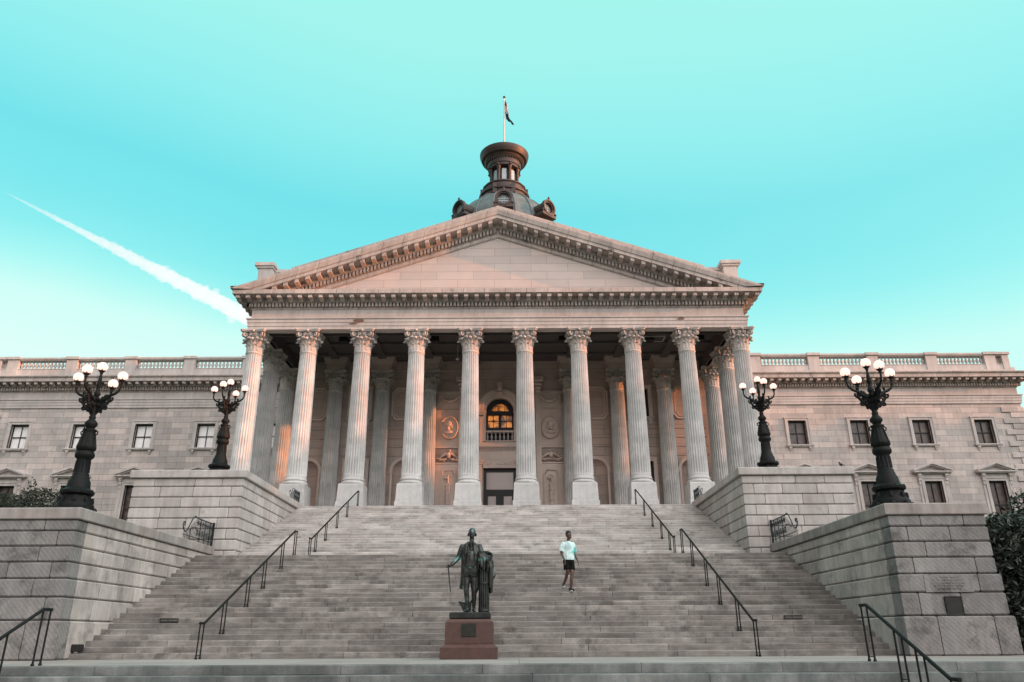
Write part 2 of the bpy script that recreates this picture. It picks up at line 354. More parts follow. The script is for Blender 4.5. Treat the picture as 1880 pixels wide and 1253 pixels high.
# ================================================================== staircase
stair = thing('grand_staircase', 'broad weathered stone staircase rising in two flights to the columns', 'staircase', (0, 21, 0))
def flight(name, n, y0, dy, z0, hw, mat, dz=.15, last=None):
    m = MB()
    for k in range(1, n+1):
        ya = y0+dy*(k-1); z1 = z0+dz*k; xx = -hw-random.uniform(0, 1.0)
        yb = (last if (k == n and last) else ya+dy+.03)
        while xx < hw:
            wd = random.uniform(1.5, 3.3); x1 = min(xx+wd, hw); x0 = max(xx, -hw)
            if x1-x0 > .05:
                oy = random.uniform(-.008, .008); oz = random.uniform(-.004, .004)
                m.cbox(x0, ya+oy, z1-dz-.02, x1-.012, yb, z1+oz, .003, random.choice((.014, .018, .024)))
            xx += wd
    return m.build(name, mat, stair)
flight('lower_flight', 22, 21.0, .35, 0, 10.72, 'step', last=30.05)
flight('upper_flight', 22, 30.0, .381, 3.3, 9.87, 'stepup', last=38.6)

# ================================================================== piers (cheek walls)
def pier(name, label, sx, x_in, x_out, y0, y1, ztop, capt, courses, mat, capmat, over, group, base_z, ledges=()):
    t = thing(name, label, 'stone pier', (sx*(x_in+x_out)/2, y0+1, base_z), group)
    cap = MB()
    a, b = sorted((sx*(x_in-over), sx*(x_out+over)))
    if capt > .28:
        cap.cbox(a, y0-over, ztop-capt, b, y1, ztop, .02, .03)
    else:
        cap.cbox(a, y0-over, ztop-.15, b, y1, ztop, .015, .03); cap.box(a+.05, y0-over+.05, ztop-capt, b-.05, y1-.05, ztop-.15)
    cap.build('cap', capmat, t)
    core = MB(); a, b = sorted((sx*(x_in+.09), sx*(x_out-.09))); core.box(a, y0+.09, base_z, b, y1-.01, ztop-capt+.01); core.build('core', mat, t)
    zs = courses; so_ = MB()
    for i in range(len(zs)-1):
        z1, z0 = zs[i], zs[i+1]; pr = 0
        for (lz, lp) in ledges:
            if z1 <= lz+.001: pr = lp
        m = MB(); ms = MB(); c = .034; gp = .011
        xi, xo = x_in-pr, x_out+pr
        L_ = 1.15+.3*(i % 3); q = xi
        first = (.45 if i % 2 else .85)
        cuts = [xi, xi+first]
        while cuts[-1] < xo-.7: cuts.append(min(xo, cuts[-1]+random.uniform(1.05, 1.7)))
        if xo-cuts[-1] < .5: cuts[-1] = xo
        else: cuts.append(xo)
        for j in range(len(cuts)-1):      # front face blocks
            p, q2 = sorted((sx*cuts[j], sx*cuts[j+1]))
            m.cbox(p+gp, y0-pr, z0+gp, q2-gp, y0+.5, z1-gp, c)
        cy = y0+.5+(.35 if i % 2 else 0)
        ys = [y0-pr+.5]
        while ys[-1] < y1: ys.append(min(y1, ys[-1]+random.uniform(.9, 1.35)))
        for j in range(len(ys)-1):
            for mm, xa, xb in ((ms, xi, xi+.4), (so_, xo-.4, xo)):
                p, q2 = sorted((sx*xa, sx*xb)); mm.cbox(p, ys[j]+gp, z0+gp, q2, ys[j+1]-gp, z1-gp, c)
        co_ = m.build('stone_course', mat, t); ms.build('side_blocks', 'pierside' if mat == 'pierlow' else mat, co_)
    so_.build('outer_side', 'pierside' if mat == 'pierlow' else mat, t)
    return t
lowc = [3.46, 3.16, 2.77, 2.37, 1.955, 1.50, .94, 0]
GL = 'pairs of stone piers flanking the staircase'
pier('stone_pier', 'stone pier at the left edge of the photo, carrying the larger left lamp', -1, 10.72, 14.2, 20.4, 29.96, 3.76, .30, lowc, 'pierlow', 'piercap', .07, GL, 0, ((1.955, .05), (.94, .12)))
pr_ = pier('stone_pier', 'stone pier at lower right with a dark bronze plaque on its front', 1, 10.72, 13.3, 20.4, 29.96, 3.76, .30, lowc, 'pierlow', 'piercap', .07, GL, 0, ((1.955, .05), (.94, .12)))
upc = [6.44, 6.1, 5.69, 5.28, 4.87, 4.46, 4.05, 3.64, 3.2]
pier('stone_pier', 'pale upper stone pier left of the top flight, with a small lamp on it', -1, 9.87, 14.25, 30.0, 38.3, 6.74, .30, upc, 'pier', 'pier', .12, GL, 0)
pier('stone_pier', 'pale upper stone pier right of the top flight, with a small lamp on it', 1, 9.87, 14.25, 30.0, 38.3, 6.74, .30, upc, 'pier', 'pier', .12, GL, 0)
# carved inscription stone (worn, unreadable) is part of the right pier
m = MB().box(11.33, 20.335, 1.50, 12.55, 20.36, 1.93); ins = m.build('inscription_stone', 'pierlow', pr_)
m = MB()
for r_, zc in enumerate((1.86, 1.79, 1.72, 1.65, 1.58)):
    x = 11.48+.08*abs(2-r_); xe = 12.4-.08*abs(2-r_)
    while x < xe:
        wd = random.uniform(.012, .028); m.box(x, 20.331, zc-.016, x+wd*.45, 20.334, zc+.016); m.box(x, 20.331, zc+random.choice((-.014, .0, .012)), x+wd, 20.334, zc+.018); x += wd+.010
        if random.random() < .2: x += .02
tag(m.build('worn_lettering', 'pierlow', ins), kind='stuff')
pq = thing('plaque', 'dark bronze plaque fixed to the lower right stone pier', 'plaque', (11.96, 20.33, 1.2))
MB().cbox(11.74, 20.295, .99, 12.17, 20.34, 1.40, .008).build('plate', 'plaque', pq)
m = MB()
for a, b in (((11.74, .99), (12.17, 1.01)), ((11.74, 1.38), (12.17, 1.40)), ((11.74, 1.01), (11.76, 1.38)), ((12.15, 1.01), (12.17, 1.38))): m.box(a[0], 20.285, a[1], b[0], 20.296, b[1])
m.build('rim', 'plaque', pq)

# ================================================================== building
B = thing('government_building', 'pale stone domed building with a columned portico and two long wings', 'building', (0, 46, 0))
HW = 13.75; FY = 38.92; WY = 54.0; WX = 38.4; TZ = 6.6; ZT = 16.42
outline = [(-WX, 80), (-WX, WY), (-HW, WY), (-HW, FY), (HW, FY), (HW, WY), (WX, WY), (WX, 80)]
# walls
m = MB()
def wallgrid(m, y, xs, zs, holes):       # a wall sheet at depth y with rectangular holes, front face only + returns
    for i in range(len(xs)-1):
        for j in range(len(zs)-1):
            cx, cz = (xs[i]+xs[i+1])/2, (zs[j]+zs[j+1])/2
            if any(h[0] < cx < h[1] and h[2] < cz < h[3] for h in holes): continue
            m.add([(xs[i], y, zs[j]), (xs[i+1], y, zs[j]), (xs[i+1], y, zs[j+1]), (xs[i], y, zs[j+1])], [(0, 1, 2, 3)])
    for h in holes:
        a, b, c, d = h; yb = y+.45
        m.add([(a, y, c), (b, y, c), (b, y, d), (a, y, d), (a, yb, c), (b, yb, c), (b, yb, d), (a, yb, d)], [(0, 1, 5, 4), (1, 2, 6, 5), (2, 3, 7, 6), (3, 0, 4, 7)])
WIN = [17.1, 21.65, 26.2, 30.75, 35.3]
for sx in (-1, 1):
    holes = []
    for x in WIN:
        holes += [(sx*x-.66, sx*x+.66, 13.38, 15.2), (sx*x-.62, sx*x+.62, 7.4, 10.7)]
    xs = sorted({v for h in holes for v in h[:2]} | {sx*HW, sx*WX}); zs = sorted({v for h in holes for v in h[2:]} | {-.02, ZT+.1})
    m = MB(); wallgrid(m, WY, xs, zs, holes)
    m.add([(sx*WX, WY, -.02), (sx*WX, 80, -.02), (sx*WX, 80, ZT+.1), (sx*WX, WY, ZT+.1)], [(0, 1, 2, 3)])
    m.build('wing_wall', 'ashlar', B)
    # quoins
    q = MB()
    z = -.0; k = 0
    while z < ZT-.3:
        L_ = 1.55 if k % 2 else .95
        a, b = sorted((sx*(WX+.09), sx*(WX-L_))); q.cbox(a, WY-.09, z+.01, b, WY+L_, z+.415, .03); z += .425; k += 1
    q.build('quoin_blocks', 'ashlar', B)
# portico back wall
BY = 46.9
holes = [(-9.55, -8.45, 13.55, 15.45), (8.45, 9.55, 13.55, 15.45), (-9.6, -8.4, 7.3, 10.7), (8.4, 9.6, 7.3, 10.7)]
for x in (-12, -6, 6, 12): holes.append((x-.70, x+.70, TZ, 10.86))
holes.append((-1.02, 1.02, TZ, 10.3)); holes.append((-.88, .88, 12.0, 14.86))
xs = sorted({v for h in holes for v in h[:2]} | {-HW, HW}); zs = sorted({v for h in holes for v in h[2:]} | {TZ, ZT+1})
m = MB(); wallgrid(m, BY, xs, zs, holes)
for sx in (-1, 1): m.add([(sx*HW, BY, 0), (sx*HW, WY, 0), (sx*HW, WY, ZT+1), (sx*HW, BY, ZT+1)], [(0, 1, 2, 3)])
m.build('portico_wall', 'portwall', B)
# terrace floor
m = MB().box(-14.3, 38.55, 5.9, 14.3, BY+.4, TZ-.004); m.box(-14.3, 38.4, 0, 14.3, 38.55, TZ-.03); m.build('terrace_floor', 'marble', B)

def archpts(cx, zs, r, n=12): return [(cx+r*math.cos(math.pi*i/n), zs+r*math.sin(math.pi*i/n)) for i in range(n+1)]
def archband(m, cx, zs, r0, r1, y0, y1, n=14):
    for i in range(n):
        a, b = math.pi*i/n, math.pi*(i+1)/n
        p = [(cx+r*math.cos(t), zs+r*math.sin(t)) for r, t in ((r0, a), (r1, a), (r1, b), (r0, b))]
        m.extr(p, 'y', y0, y1)
def archfill(m, cx, zs, r, ztop, y, n=14):      # spandrel sheet that turns a square hole into an arch
    for i in range(n):
        a, b = math.pi*i/n, math.pi*(i+1)/n
        x0, z0 = cx+r*math.cos(a), zs+r*math.sin(a); x1, z1 = cx+r*math.cos(b), zs+r*math.sin(b)
        m.add([(x0, y, z0), (x0, y, ztop), (x1, y, ztop), (x1, y, z1), (x0, y+.4, z0), (x1, y+.4, z1)], [(0, 1, 2, 3), (0, 3, 5, 4)])
for x in (-12, -6, 6, 12):
    m = MB(); zs_ = 10.14; r = .70
    archfill(m, x, zs_, r, 10.86, BY, 12)
    # curved niche back
    v = []; n = 10
    rows = [TZ]+[zs_]+[zs_+r*math.sin(math.pi/2*k/6) for k in range(1, 7)]
    for j, z in enumerate(rows):
        rr = r if z <= zs_ else math.sqrt(max(0, r*r-(z-zs_)**2))
        for i in range(n+1):
            a = math.pi*i/n; v.append((x+rr*math.cos(a), BY+rr*.8*math.sin(a), z))
    m.add(v, [(j*(n+1)+i, j*(n+1)+i+1, (j+1)*(n+1)+i+1, (j+1)*(n+1)+i) for j in range(len(rows)-1) for i in range(n)])
    nb = m.build('niche', 'portwall', B, smooth=40)
    m = MB(); archband(m, x, zs_, r, r+.13, BY-.07, BY+.02); archband(m, x, zs_, r+.13, r+.19, BY-.11, BY+.02)
    for s in (-1, 1): m.box(x+s*r, BY-.07, TZ, x+s*(r+.13), BY+.02, zs_); m.box(x+s*(r-.0), BY-.1, zs_-.12, x+s*(r+.22), BY+.02, zs_-.02)
    m.build('niche_moulding', 'relief', nb)
    # panel with notched corners above the niche
    m = MB(); cz = 14.5
    def panel(m, hw, hh, nt_, th, y):
        pts = [(-hw+nt_, -hh), (hw-nt_, -hh), (hw-nt_*.55, -hh+nt_*.45), (hw-nt_*.45, -hh+nt_*.75), (hw, -hh+nt_), (hw, hh-nt_), (hw-nt_*.45, hh-nt_*.75), (hw-nt_*.55, hh-nt_*.45), (hw-nt_, hh), (-hw+nt_, hh), (-hw+nt_*.55, hh-nt_*.45), (-hw+nt_*.45, hh-nt_*.75), (-hw, hh-nt_), (-hw, -hh+nt_), (-hw+nt_*.45, -hh+nt_*.75), (-hw+nt_*.55, -hh+nt_*.45)]
        k = len(pts)
        for i in range(k):
            a, b = pts[i], pts[(i+1) % k]; s_ = 1-th/hw
            m.extr([(x+a[0], cz+a[1]), (x+b[0], cz+b[1]), (x+b[0]*s_, cz+b[1]*(1-th/hh)), (x+a[0]*s_, cz+a[1]*(1-th/hh))], 'y', y, BY+.01)
    panel(m, .95, 1.08, .3, .10, BY-.10); panel(m, .78, .90, .25, .05, BY-.06)
    m.build('wall_panel', 'relief', B)
# rusticated band courses on the portico wall
for x0, x1 in ((-13.6, -13.0), (-13.2, -10.9), (-10.1, -7.9), (-7.1, -4.9), (4.9, 7.1), (7.9, 10.1), (10.9, 13.2)):
    m = MB()
    for z in (11.05, 11.62, 12.2, 12.78): m.cbox(x0, BY-.05, z+.015, x1, BY+.02, z+.55, .02)
    m.build('band_courses', 'portwall', B)

# ---------------- windows
def window(cx, y, z0, z1, hw, kind, style):
    fr = MB()
    f = .17; yo = y-.07
    for s in (-1, 1): fr.box(cx+s*hw, yo, z0, cx+s*(hw+f), y+.12, z1+f); fr.box(cx+s*(hw+f), yo-.035, z0, cx+s*(hw+f+.06), y+.02, z1+f+.06)
    fr.box(cx-hw, yo, z1, cx+hw, y+.12, z1+f); fr.box(cx-hw-f-.1, yo-.05, z1+f, cx+hw+f+.1, y+.02, z1+f+.07)
    w_ = fr.build('window', 'relief' if style == 'portico' else 'marble', B)
    sl = MB()
    if kind == 'upper':
        sl.box(cx-hw-.33, y-.2, z0-.09, cx+hw+.33, y+.1, z0); sl.box(cx-hw-.27, y-.14, z0-.15, cx+hw+.27, y+.1, z0-.09)
        for s in (-1, 1):
            bx = cx+s*(hw+.06); sl.box(bx-.1, y-.15, z0-.27, bx+.1, y, z0-.15); sl.box(bx-.08, y-.10, z0-.37, bx+.08, y, z0-.27); sl.box(bx-.05, y-.06, z0-.45, bx+.05, y, z0-.37)
    else:
        sl.box(cx-hw-.3, y-.15, z0-.12, cx+hw+.3, y+.1, z0)
    sl.build('sill', 'marble', w_)
    if kind == 'hood':
        h = MB(); hb = 11.22; ph = 1.40
        h.box(cx-ph+.1, y-.30, hb, cx+ph-.1, y, hb+.07); h.box(cx-ph, y-.42, hb+.07, cx+ph, y, hb+.15)
        s_ = .60/ph
        for s in (-1, 1):
            h.add([(cx+s*ph, yy, zz) for yy, zz in ((y-.42, hb+.15), (y-.42, hb+.27), (y, hb+.27), (y, hb+.15))]+[(cx, yy, zz) for yy, zz in ((y-.42, hb+.15+.50), (y-.42, hb+.27+.52), (y, hb+.79), (y, hb+.65))],
                  [(0, 1, 5, 4), (1, 2, 6, 5), (2, 3, 7, 6), (3, 0, 4, 7), (0, 3, 2, 1)])
            h.add([(cx+s*(ph-.25), yy, zz) for yy, zz in ((y-.30, hb+.15), (y-.30, hb+.24), (y, hb+.24), (y, hb+.15))]+[(cx, yy, zz) for yy, zz in ((y-.30, hb+.55), (y-.30, hb+.66), (y, hb+.66), (y, hb+.55))],
                  [(0, 1, 5, 4), (1, 2, 6, 5), (2, 3, 7, 6), (3, 0, 4, 7)])
            bx = cx+s*(hw+.34)      # scroll consoles and side strips
            h.box(bx-.11, y-.24, hb-.26, bx+.11, y, hb); h.box(bx-.10, y-.18, hb-.5, bx+.10, y, hb-.26); h.box(bx-.08, y-.11, hb-.78, bx+.08, y, hb-.5)
            h.tube([(bx-.12, y-.20, hb-.12), (bx+.12, y-.20, hb-.12)], .10, 8)
            h.box(bx-.09, y-.05, z0, bx+.09, y, hb-.78)
        h.extr([(cx-ph+.2, hb+.15), (cx+ph-.2, hb+.15), (cx, hb+.68)], 'y', y-.02, y-.01)
        h.box(cx-hw-.2, y-.05, z1+.24, cx+hw+.2, y, hb)
        h.build('hood', 'marble', w_)
    sa = MB(); ys = y+.28; t = .03
    sa.box(cx-hw, ys-.04, z0, cx-hw+.06, ys+.04, z1); sa.box(cx+hw-.06, ys-.04, z0, cx+hw, ys+.04, z1); sa.box(cx-hw, ys-.04, z1-.09, cx+hw, ys+.04, z1); sa.box(cx-hw, ys-.04, z0, cx+hw, ys+.04, z0+.08)
    zm = (z0+z1)/2 if kind == 'upper' else z0+(z1-z0)*.5
    sa.box(cx-hw+.09, ys-.035, zm-t, cx+hw-.09, ys+.035, zm+t); sa.box(cx-.018, ys-.03, z0+.08, cx+.018, ys+.03, z1-.13)
    sa.build('sash', 'darkmetal', w_)
    gl = {'left': 'blind', 'right': 'brownblind', 'portico': 'black'}[style]
    MB().box(cx-hw+.05, ys+.045, z0+.05, cx+hw-.05, ys+.055, z1-.05).build('pane', gl, w_)
for sx in (-1, 1):
    for x in WIN:
        window(sx*x, WY, 13.38, 15.2, .66, 'upper', 'left' if (sx < 0 or x < 18) else 'right')
        window(sx*x, WY, 7.4, 10.7, .62, 'hood', 'right')
    window(sx*9, BY, 13.55, 15.45, .55, 'upper', 'portico')
    window(sx*9, BY, 7.3, 10.7, .6, 'low', 'portico')

# ---------------- central bay
m = MB()
archfill(m, 0, 13.98, .88, 14.86, BY, 16)
m.build('arch_spandrel', 'portwall', B)
aw = MB()
archband(aw, 0, 13.98, .88, 1.10, BY-.12, BY+.05, 18); archband(aw, 0, 13.98, 1.10, 1.34, BY-.20, BY+.02, 18); archband(aw, 0, 13.98, 1.34, 1.44, BY-.28, BY+.02, 18)
for s in (-1, 1):
    aw.box(s*.88, BY-.12, 12.0, s*1.06, BY+.05, 13.82); aw.box(s*1.06, BY-.18, 11.72, s*1.46, BY+.02, 13.6)
    aw.box(s*.86, BY-.24, 13.82, s*1.52, BY+.02, 13.98); aw.box(s*.92, BY-.20, 13.70, s*1.48, BY+.02, 13.82)
    for k in range(11): aw.ball((s*1.26, BY-.19, 12.0+.135*k), (.09, .035, .05), 6, 4)
w_ = aw.build('arched_window', 'relief', B)
m = MB()       # keystone with a carved face
m.box(-.16, BY-.42, 15.05, .16, BY-.05, 15.75); m.ball((0, BY-.42, 15.35), (.15, .10, .2), 10, 8); m.tube([(-.22, BY-.40, 15.14), (-.08, BY-.46, 15.06), (.08, BY-.46, 15.06), (.22, BY-.40, 15.14)], .06, 6)
deepen(m, 1.3); m.build('keystone', 'relief', w_)
m = MB(); ys = BY+.30
archband(m, 0, 13.98, .58, .89, ys-.05, ys+.05, 16)
m.box(-.88, ys-.05, 12.68, .88, ys+.05, 12.98); m.box(-.88, ys-.06, 13.78, .88, ys+.06, 14.06)
for s in (-1, 1): m.box(s*.76, ys-.05, 12.98, s*.88, ys+.05, 13.82)
m.box(-.09, ys-.06, 12.98, .09, ys+.06, 13.82)
for s in (-1, 1): m.box(s*.42-.018, ys-.03, 12.98, s*.42+.018, ys+.03, 13.82); m.box(s*.09, ys-.03, 13.38, s*.76, ys+.03, 13.42)
for x in (-.3, .3): m.box(x-.016, ys-.03, 14.05, x+.016, ys+.03, 14.52)
m.box(-.88, BY+.38, 11.95, .88, BY+.42, 12.75)
m.build('window_frame', 'darkmetal', w_)
m = MB(); m.box(-.8, ys+.06, 12.7, .8, ys+.07, 13.98); m.extr(archpts(0, 13.98, .8), 'y', ys+.06, ys+.07); m.build('lit_pane', 'litglass', w_)
# balustrade under the arched window
bb = MB(); bb.box(-.92, BY-.10, 12.58, .92, BY+.14, 12.70); bb.box(-.92, BY-.08, 11.98, .92, BY+.12, 12.06); bl = bb.build('window_balustrade', 'relief', B)
proto = [(.05, 0), (.05, .04), (.03, .07), (.035, .12), (.062, .2), (.06, .26), (.03, .38), (.028, .44), (.05, .48), (.05, .52)]
bm_ = None
for k in range(7):
    if bm_ is None:
        bm_ = MB().lathe(proto, 10); bo = bm_.build('baluster', 'marble', bl, smooth=50, loc=(0, BY-46, 12.06))
        bo.location = (-.78, BY-46+.02, 12.06); b0 = bo
    else:
        bo = b0.copy(); COL.objects.link(bo); bo.location = (-.78+.26*k, BY-46+.02, 12.06)
# door, entablature over it
m = MB(); hw = 2.25
m.box(-hw, BY-.12, 10.82, hw, BY+.01, 11.38); m.box(-hw, BY-.36, 11.62, hw, BY+.01, 11.72); m.box(-hw, BY-.3, 11.56, hw, BY+.01, 11.62)
x = -hw+.05
while x < hw-.05: m.box(x, BY-.22, 11.42, x+.07, BY+.01, 11.55); x += .12
m.box(-hw, BY-.18, 11.38, hw, BY+.01, 11.42); m.box(-hw, BY-.24, 11.72, hw, BY+.01, 11.9)
for s in (-1, 1):
    m.box(s*1.10, BY-.22, TZ, s*1.75, BY+.01, 10.5); m.box(s*1.05, BY-.30, 10.5, s*1.85, BY+.01, 10.62); m.box(s*1.0, BY-.34, 10.62, s*1.95, BY+.01, 10.82)
    for k in range(26): m.ball((s*1.42, BY-.22, 6.9+.135*k), (.13, .03, .05), 6, 4)
m.box(-1.05, BY-.10, 10.3, 1.05, BY+.01, 10.82)
for k in range(14):
    m.ball((-.86+.132*k, BY-.11, 10.56+.03*(k % 2)), (.055, .035, .09), 6, 4)
m.box(-1.02, BY-.14, 10.3, 1.02, BY+.01, 10.38)
m.build('door_surround', 'relief', B)
m = MB(); ys = BY+.2
m.box(-1.02, ys-.05, TZ, -.84, ys+.05, 10.3); m.box(.84, ys-.05, TZ, 1.02, ys+.05, 10.3); m.box(-.84, ys-.05, 10.08, .84, ys+.05, 10.3)
m.box(-.84, ys-.06, 8.72, .84, ys+.06, 9.0); m.box(-.14, ys-.06, TZ, .14, ys+.06, 8.72)
for s in (-1, 1): m.box(s*.14, ys-.04, TZ, s*.24, ys+.04, 8.6); m.box(s*.74, ys-.04, TZ, s*.84, ys+.04, 8.6); m.box(s*.14, ys-.04, 8.6, s*.84, ys+.04, 8.72)
dr = m.build('door', 'darkmetal', B)
MB().box(-.84, ys+.0, 9.0, .84, ys+.01, 10.08).build('transom_glass', 'doorglass', dr)
m = MB()
for s in (-1, 1): m.box(s*.24, ys+.0, 7.0, s*.74, ys+.01, 8.6)
m.build('door_glass', 'doorglass', dr)
m = MB()
for s in (-1, 1): m.tube([(s*.19, ys-.09, 7.5), (s*.19, ys-.09, 7.9)], .015, 6)
m.build('door_handle', 'white', dr)
# carved panels beside the door
for s in (-1, 1):
    cx = s*3.2; hw = .86
    m = MB()
    m.box(cx-hw, BY-.06, TZ, cx+hw, BY+.01, 10.55); m.box(cx-hw, BY-.05, 11.72, cx+hw, BY+.01, 14.1); m.box(cx-hw, BY-.06, 14.2, cx+hw, BY+.01, 15.2)
    m.box(cx-hw-.03, BY-.12, 11.58, cx+hw+.03, BY+.01, 11.70); m.box(cx-hw-.03, BY-.10, 10.57, cx+hw+.03, BY+.01, 10.66); m.box(cx-hw-.02, BY-.09, 14.12, cx+hw+.02, BY+.01, 14.18); m.box(cx-hw-.02, BY-.12, 15.2, cx+hw+.02, BY+.01, 15.3)
    m.build('carved_panel', 'relief', B)
    # portrait medallion: oval rim, bust in profile
    m = MB(); mz = 12.87; pts = [(cx+.53*math.cos(t), BY-.09, mz+.70*math.sin(t)) for t in [2*math.pi*i/28 for i in range(29)]]
    m.tube(pts, .055, 8, cap=False); m.extr([(cx+.50*math.cos(2*math.pi*i/28), mz+.67*math.sin(2*math.pi*i/28)) for i in range(28)], 'y', BY-.085, BY-.04)
    d = -s
    m.ball((cx-d*.02, BY-.12, mz+.20), (.20, .10, .24), 12, 10); m.ball((cx+d*.17, BY-.12, mz+.12), (.06, .06, .06), 8, 6); m.ball((cx+d*.12, BY-.12, mz+.02), (.10, .07, .09), 8, 6)
    m.tube([(cx-d*.04, BY-.11, mz+.02), (cx-d*.06, BY-.11, mz-.18)], [.11, .13], 10)
    m.ball((cx-d*.06, BY-.10, mz-.30), (.30, .09, .14), 12, 8); m.ball((cx-d*.16, BY-.12, mz+.24), (.12, .08, .16), 8, 6)
    deepen(m, 2.0); m.build('portrait_medallion', 'relief', B, smooth=60)
    # swag
    m = MB(); pts = [(cx+.62*t, BY-.11, 14.92-.34*(1-t*t)) for t in [-1+2*i/14 for i in range(15)]]
    m.tube(pts, [.05+.055*(1-abs(-1+2*i/14)) for i in range(15)], 8)
    for i in range(15):
        for q in range(3): m.ball((pts[i][0]+random.uniform(-.03, .03), BY-.16, pts[i][2]+random.uniform(-.07, .07)), .045, 6, 4)
    for e in (-1, 1): m.ball((cx+e*.64, BY-.12, 14.92), .08, 8, 6); m.tube([(cx+e*.66, BY-.11, 14.9), (cx+e*.70, BY-.11, 14.62), (cx+e*.67, BY-.11, 14.42)], [.05, .06, .02], 6)
    deepen(m, 1.9); m.build('carved_swag', 'relief', B, smooth=60)
    # eagle relief on a wreath
    m = MB(); ez = 11.12
    m.ball((cx, BY-.08, ez), (.13, .09, .20), 10, 8); m.ball((cx-s*.08, BY-.10, ez+.24), (.08, .07, .08), 8, 6)
    for e in (-1, 1):
        for k in range(6): m.tube([(cx+e*.08, BY-.08, ez+.08), (cx+e*(.28+.07*k), BY-.07, ez+.20-.085*k)], [.05, .022], 5)
        m.tube([(cx+e*.1, BY-.07, ez-.26), (cx+e*.4, BY-.07, ez-.34), (cx+e*.72, BY-.07, ez-.2)], [.05, .06, .03], 6)
    for k in range(14): m.ball((cx+random.uniform(-.7, .7), BY-.07, ez-.3+random.uniform(-.08, .08)), (.08, .04, .045), 6, 4)
    deepen(m, 2.0); m.build('eagle_relief', 'relief', B, smooth=60)
    # torch of bound rods
    m = MB()
    for k in range(3): m.tube([(cx+(k-1)*.075, BY-.10, 7.95), (cx+(k-1)*.075, BY-.10, 9.35)], .055, 8)
    for z in (8.05, 8.35, 8.65, 8.95, 9.25): m.box(cx-.145, BY-.17, z-.03, cx+.145, BY-.05, z+.03)
    m.ball((cx, BY-.10, 7.9), (.15, .08, .08), 10, 6)
    m.tube([(cx, BY-.10, 9.35), (cx, BY-.10, 9.66)], .06, 8); m.ball((cx-.1, BY-.1, 9.68), (.16, .05, .09), 8, 6); m.tube([(cx, BY-.10, 9.7), (cx, BY-.1, 9.92)], [.05, .01], 6); m.tube([(cx-.12, BY-.1, 9.8), (cx+.12, BY-.1, 9.8)], .025, 6)
    fy = BY-.065
    for e in (-1, 1): m.box(cx+e*.40, fy-.03, 7.2, cx+e*.45, fy, 9.85)
    m.box(cx-.28, fy-.03, 10.15, cx+.28, fy, 10.2); m.box(cx-.45, fy-.03, 7.15, cx+.45, fy, 7.2)
    for e in (-1, 1): m.tube([(cx+e*.425, fy-.01, 9.85), (cx+e*.36, fy-.01, 9.9), (cx+e*.34, fy-.01, 10.05), (cx+e*.26, fy-.01, 10.17)], .028, 6)
    deepen(m, 1.9); m.build('bound_rods_relief', 'relief', B, smooth=60)

# ---------------- columns
def flute(z):
    a = min(1, max(0, (z-1.72)/.12))*min(1, max(0, (8.50-z)/.10)); return .062*math.sqrt(a)
def leaf(m, ang, r0, z0, h, wd, out_, curl, n=7):
    ca, sa = math.cos(ang), math.sin(ang); v = []; k = 5
    for i in range(n+1):
        t = i/n
        rr = r0+out_*t**2.2; z = z0+h*min(1, t*1.12); 
        if t > .75: q = (t-.75)/.25; rr += curl*math.sin(q*1.57); z -= curl*.9*(1-math.cos(q*1.7))
        ww = wd*(.75+.35*math.sin(t*math.pi))*(1 if t < .7 else 1-.55*(t-.7)/.3)*(1+.10*(i % 2))
        for j in range(k):
            u = (j-(k-1)/2)/((k-1)/2); fold = (.028 if j % 2 else -.008)*(1-t*.3)
            rx = rr+fold-abs(u)**2*.05; x = rx*ca-u*ww*sa; y = rx*sa+u*ww*ca
            v.append((x, y, z-abs(u)*.03*(t)))
    f = [(i*k+j, i*k+j+1, (i+1)*k+j+1, (i+1)*k+j) for i in range(n) for j in range(k-1)]
    m.add(v, f)
    b = [(x*.93, y*.93, z-.02) for x, y, z in v]; m.add(b, [tuple(reversed(q)) for q in f])
    e = [j for j in range(k)]
    lo = len(m.v)-2*len(v)
    for seq in ([n*k+j for j in range(k)], [i*k for i in range(n+1)], [i*k+k-1 for i in range(n+1)]):
        for a, c in zip(seq, seq[1:]): m.f.append((lo+a, lo+c, lo+len(v)+c, lo+len(v)+a))
# column local z: 0 = terrace
shaft = MB(); zsh = [1.60, 1.70, 1.72, 1.78, 1.84, 2.6, 3.6, 4.6, 5.6, 6.6, 7.6, 8.30, 8.38, 8.44, 8.50]
def rad(z): t = max(0, (z-1.6)/6.9); return .525-.085*t**1.3
shaft.lathe([(rad(z), z) for z in zsh], 168, amp=flute)
shaft.lathe([(.455, 8.50), (.475, 8.53), (.475, 8.57), (.445, 8.60)], 40)
shaft.lathe([(.56, 1.55), (.55, 1.60), (.53, 1.64)], 40)
cap = MB()
cap.lathe([(.435, 8.58), (.435, 8.9), (.44, 9.2), (.47, 9.45), (.54, 9.66), (.58, 9.72)], 32)
for k in range(8):
    leaf(cap, k*math.pi/4+math.pi/8, .435, 8.60, .46, .155, .05, .06)
    leaf(cap, k*math.pi/4, .44, 8.62, .82, .15, .13, .20)
for k in range(8):
    a = k*math.pi/4+math.pi/8
    cap.ball((.62*math.cos(a), .62*math.sin(a), 9.33), (.10, .10, .07), 8, 6)
